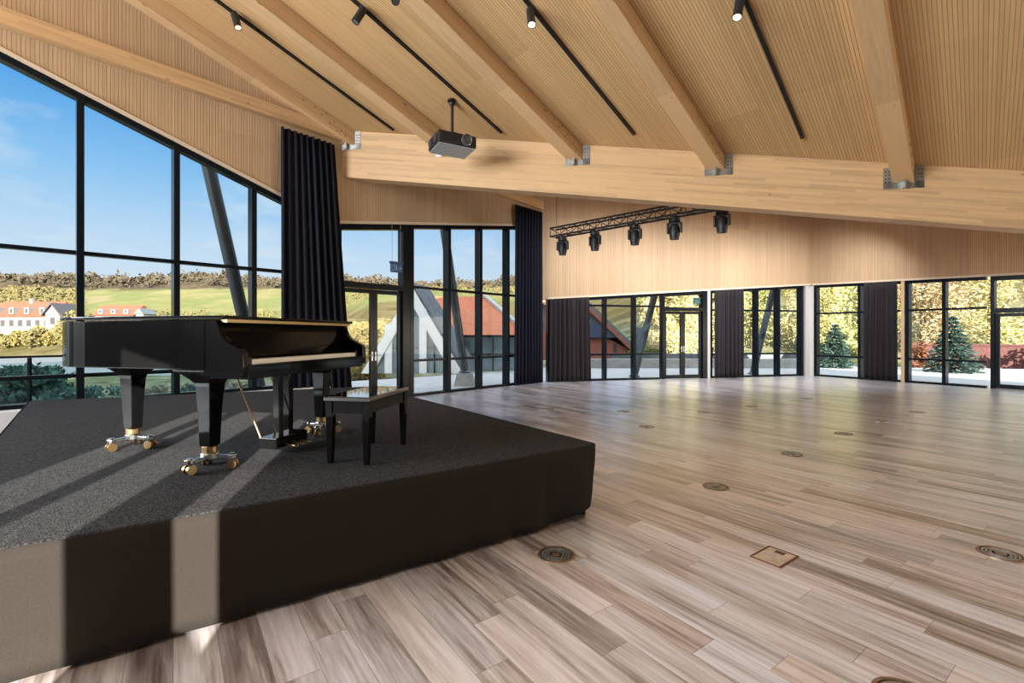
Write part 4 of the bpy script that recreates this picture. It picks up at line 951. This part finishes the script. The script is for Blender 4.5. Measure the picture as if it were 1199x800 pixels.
rnd = random.Random(77)
def woods(name, label, n, d0, d1, a0, a1, hh, mats, sc):
    mb = MB()
    for _ in range(n):
        D = rnd.uniform(d0, d1); az = rnd.uniform(a0, a1); x_ = az * D; z0 = terrain(x_, D); h_ = hh * rnd.uniform(.6, 1.25)
        cards(mb, rnd, (x_, D, z0 + h_ * .5), 7, h_ * .45, h_ * .45, h_ * .5, sc, .1)
    tag(mb.build(name, mats), label, 'woods', kind='stuff')
M['brownwood'] = leaf_mat('bare brown woods', (0.0363, 0.02772, 0.02112), (0.099, 0.0759, 0.0462), .1)
M['olivewood'] = leaf_mat('olive spring woods', (0.0726, 0.0594, 0.0231), (0.165, 0.132, 0.0561), .1)
woods('ridge_woods', 'brown leafless woods along the ridge across the lake', 1500, 430, 560, -1.25, .25, 8.5, M['brownwood'], 2.4)
woods('hillside_woods', 'olive budding woods on the slope left of the green field', 1500, 205, 400, -1.2, -.925, 6, M['olivewood'], 1.5)
woods('lower_slope_scrub', 'scattered scrub at the foot of the hills', 260, 200, 300, -.84, .12, 4, M['olivewood'], 1.1)
# ------------------------------------------------------------------ sky and sun
w = bpy.data.worlds.new('sky'); scene.world = w; w.use_nodes = True; nt = w.node_tree; nt.nodes.clear()
out = nt.nodes.new('ShaderNodeOutputWorld'); bg = nt.nodes.new('ShaderNodeBackground'); nt.links.new(bg.outputs[0], out.inputs[0])
d = nt.nodes.new('ShaderNodeTexCoord').outputs['Generated']; sx = nt.nodes.new('ShaderNodeSeparateXYZ'); nt.links.new(d, sx.inputs[0]); X_, Y_, Z_ = sx.outputs
base = ramp(nt, Z_, [(.0, (.80, .87, .95)), (.08, (.74, .84, .96)), (.17, (.56, .75, .97)), (.26, (.30, .60, .95)), (.38, (.08, .38, .86)), (1., (.05, .28, .7))])
proj = comb(nt, mathn(nt, 'DIVIDE', X_, mathn(nt, 'ADD', Z_, .12)), mathn(nt, 'DIVIDE', Y_, mathn(nt, 'ADD', Z_, .12)), 0)
cl = noise(nt, proj, 1.1, 7, .6)
cm = ramp(nt, cl, [(.51, (0, 0, 0)), (.66, (1, 1, 1))])
sky = mixc(nt, mathn(nt, 'MULTIPLY', cm, .55), base, (.86, .90, .95))
# brighter half of the sky: the sun side, away from the view
side = nt.nodes.new('ShaderNodeMapRange'); side.interpolation_type = 'SMOOTHSTEP'; side.inputs[1].default_value = -.50; side.inputs[2].default_value = .55; side.inputs[3].default_value = 1; side.inputs[4].default_value = 0
nt.links.new(Y_, side.inputs[0])
up = nt.nodes.new('ShaderNodeMapRange'); up.inputs[1].default_value = -.02; up.inputs[2].default_value = .05; nt.links.new(Z_, up.inputs[0])
glow = mathn(nt, 'MULTIPLY', side.outputs[0], up.outputs[0])
bright = mixc(nt, glow, sky, (2.2, 2.1, 2.0))
hi = nt.nodes.new('ShaderNodeMapRange'); hi.interpolation_type = 'SMOOTHSTEP'; hi.inputs[1].default_value = .42; hi.inputs[2].default_value = .72; nt.links.new(Z_, hi.inputs[0])
bright = mixc(nt, hi.outputs[0], bright, (3.0, 3.3, 3.8))
nt.links.new(bright, bg.inputs['Color']); bg.inputs['Strength'].default_value = 1.0
sun = bpy.data.lights.new('sun', 'SUN'); sun.energy = 28; sun.angle = R(.2); sun.color = (1, .93, .80)
so = bpy.data.objects.new('sun', sun); COL.objects.link(so)
el = R(15.6); tv = Vector((-.2256, .9742, 0)).normalized() * math.cos(el) + Vector((0, 0, -math.sin(el)))
so.rotation_euler = tv.to_track_quat('-Z', 'Y').to_euler(); so.location = (3, -12, 8)

# added area lamps brightening the hall, standing in for daylight outside the view
def fill_lamp(name, fn, t0, t1, z0, z1, off, watts, col):
    a, b = fn(t0, off), fn(t1, off); c = (a + b) / 2; l = bpy.data.lights.new(name, 'AREA'); l.shape = 'RECTANGLE'; l.size = (b - a).length; l.size_y = z1 - z0; l.energy = watts; l.color = col
    o = bpy.data.objects.new(name, l); COL.objects.link(o); o.location = (c.x, c.y, (z0 + z1) / 2)
    n = fn(t0, 1) - fn(t0, 0); x = (b - a).normalized(); X3 = Vector((x.x, x.y, 0)); Z3 = Vector((-n.x, -n.y, 0)).normalized(); Y3 = Z3.cross(X3)
    o.rotation_euler = Matrix((X3, Y3, Z3)).transposed().to_euler(); return o
fill_lamp('left_window_fill', W1, -16.5, -4.0, 2.4, 6.2, .35, 3600, (.88, .95, 1.0))
fill_lamp('right_window_fill', WC, 8.0, 25.0, .3, 2.6, .35, 1500, (1.0, .88, .70))
fill_lamp('rear_corner_fill', lambda t, o: W1(-11.5 + o, .6 + t), 7.5, 0, 2.5, 6.8, 0, 3800, (.93, .97, 1.0))  # added lamp standing inside the room, at no window

# ------------------------------------------------------------------ camera
cam = bpy.data.cameras.new('camera'); co = bpy.data.objects.new('camera', cam); COL.objects.link(co); scene.camera = co
cam.sensor_width = 36; cam.lens = 36 * 550 / 1199; cam.shift_y = -8 / 1199; cam.clip_end = 3000; cam.clip_start = .05
co.location = (0, 0, 1.5); co.rotation_euler = (R(90), 0, 0)
scene.view_settings.view_transform = 'Standard'; scene.view_settings.look = 'None'; scene.view_settings.gamma = 1; scene.view_settings.exposure = 0; scene.view_settings.use_curve_mapping = False
scene.cycles.max_bounces = 10; scene.cycles.transparent_max_bounces = 24; scene.cycles.diffuse_bounces = 5; scene.cycles.sample_clamp_indirect = 6
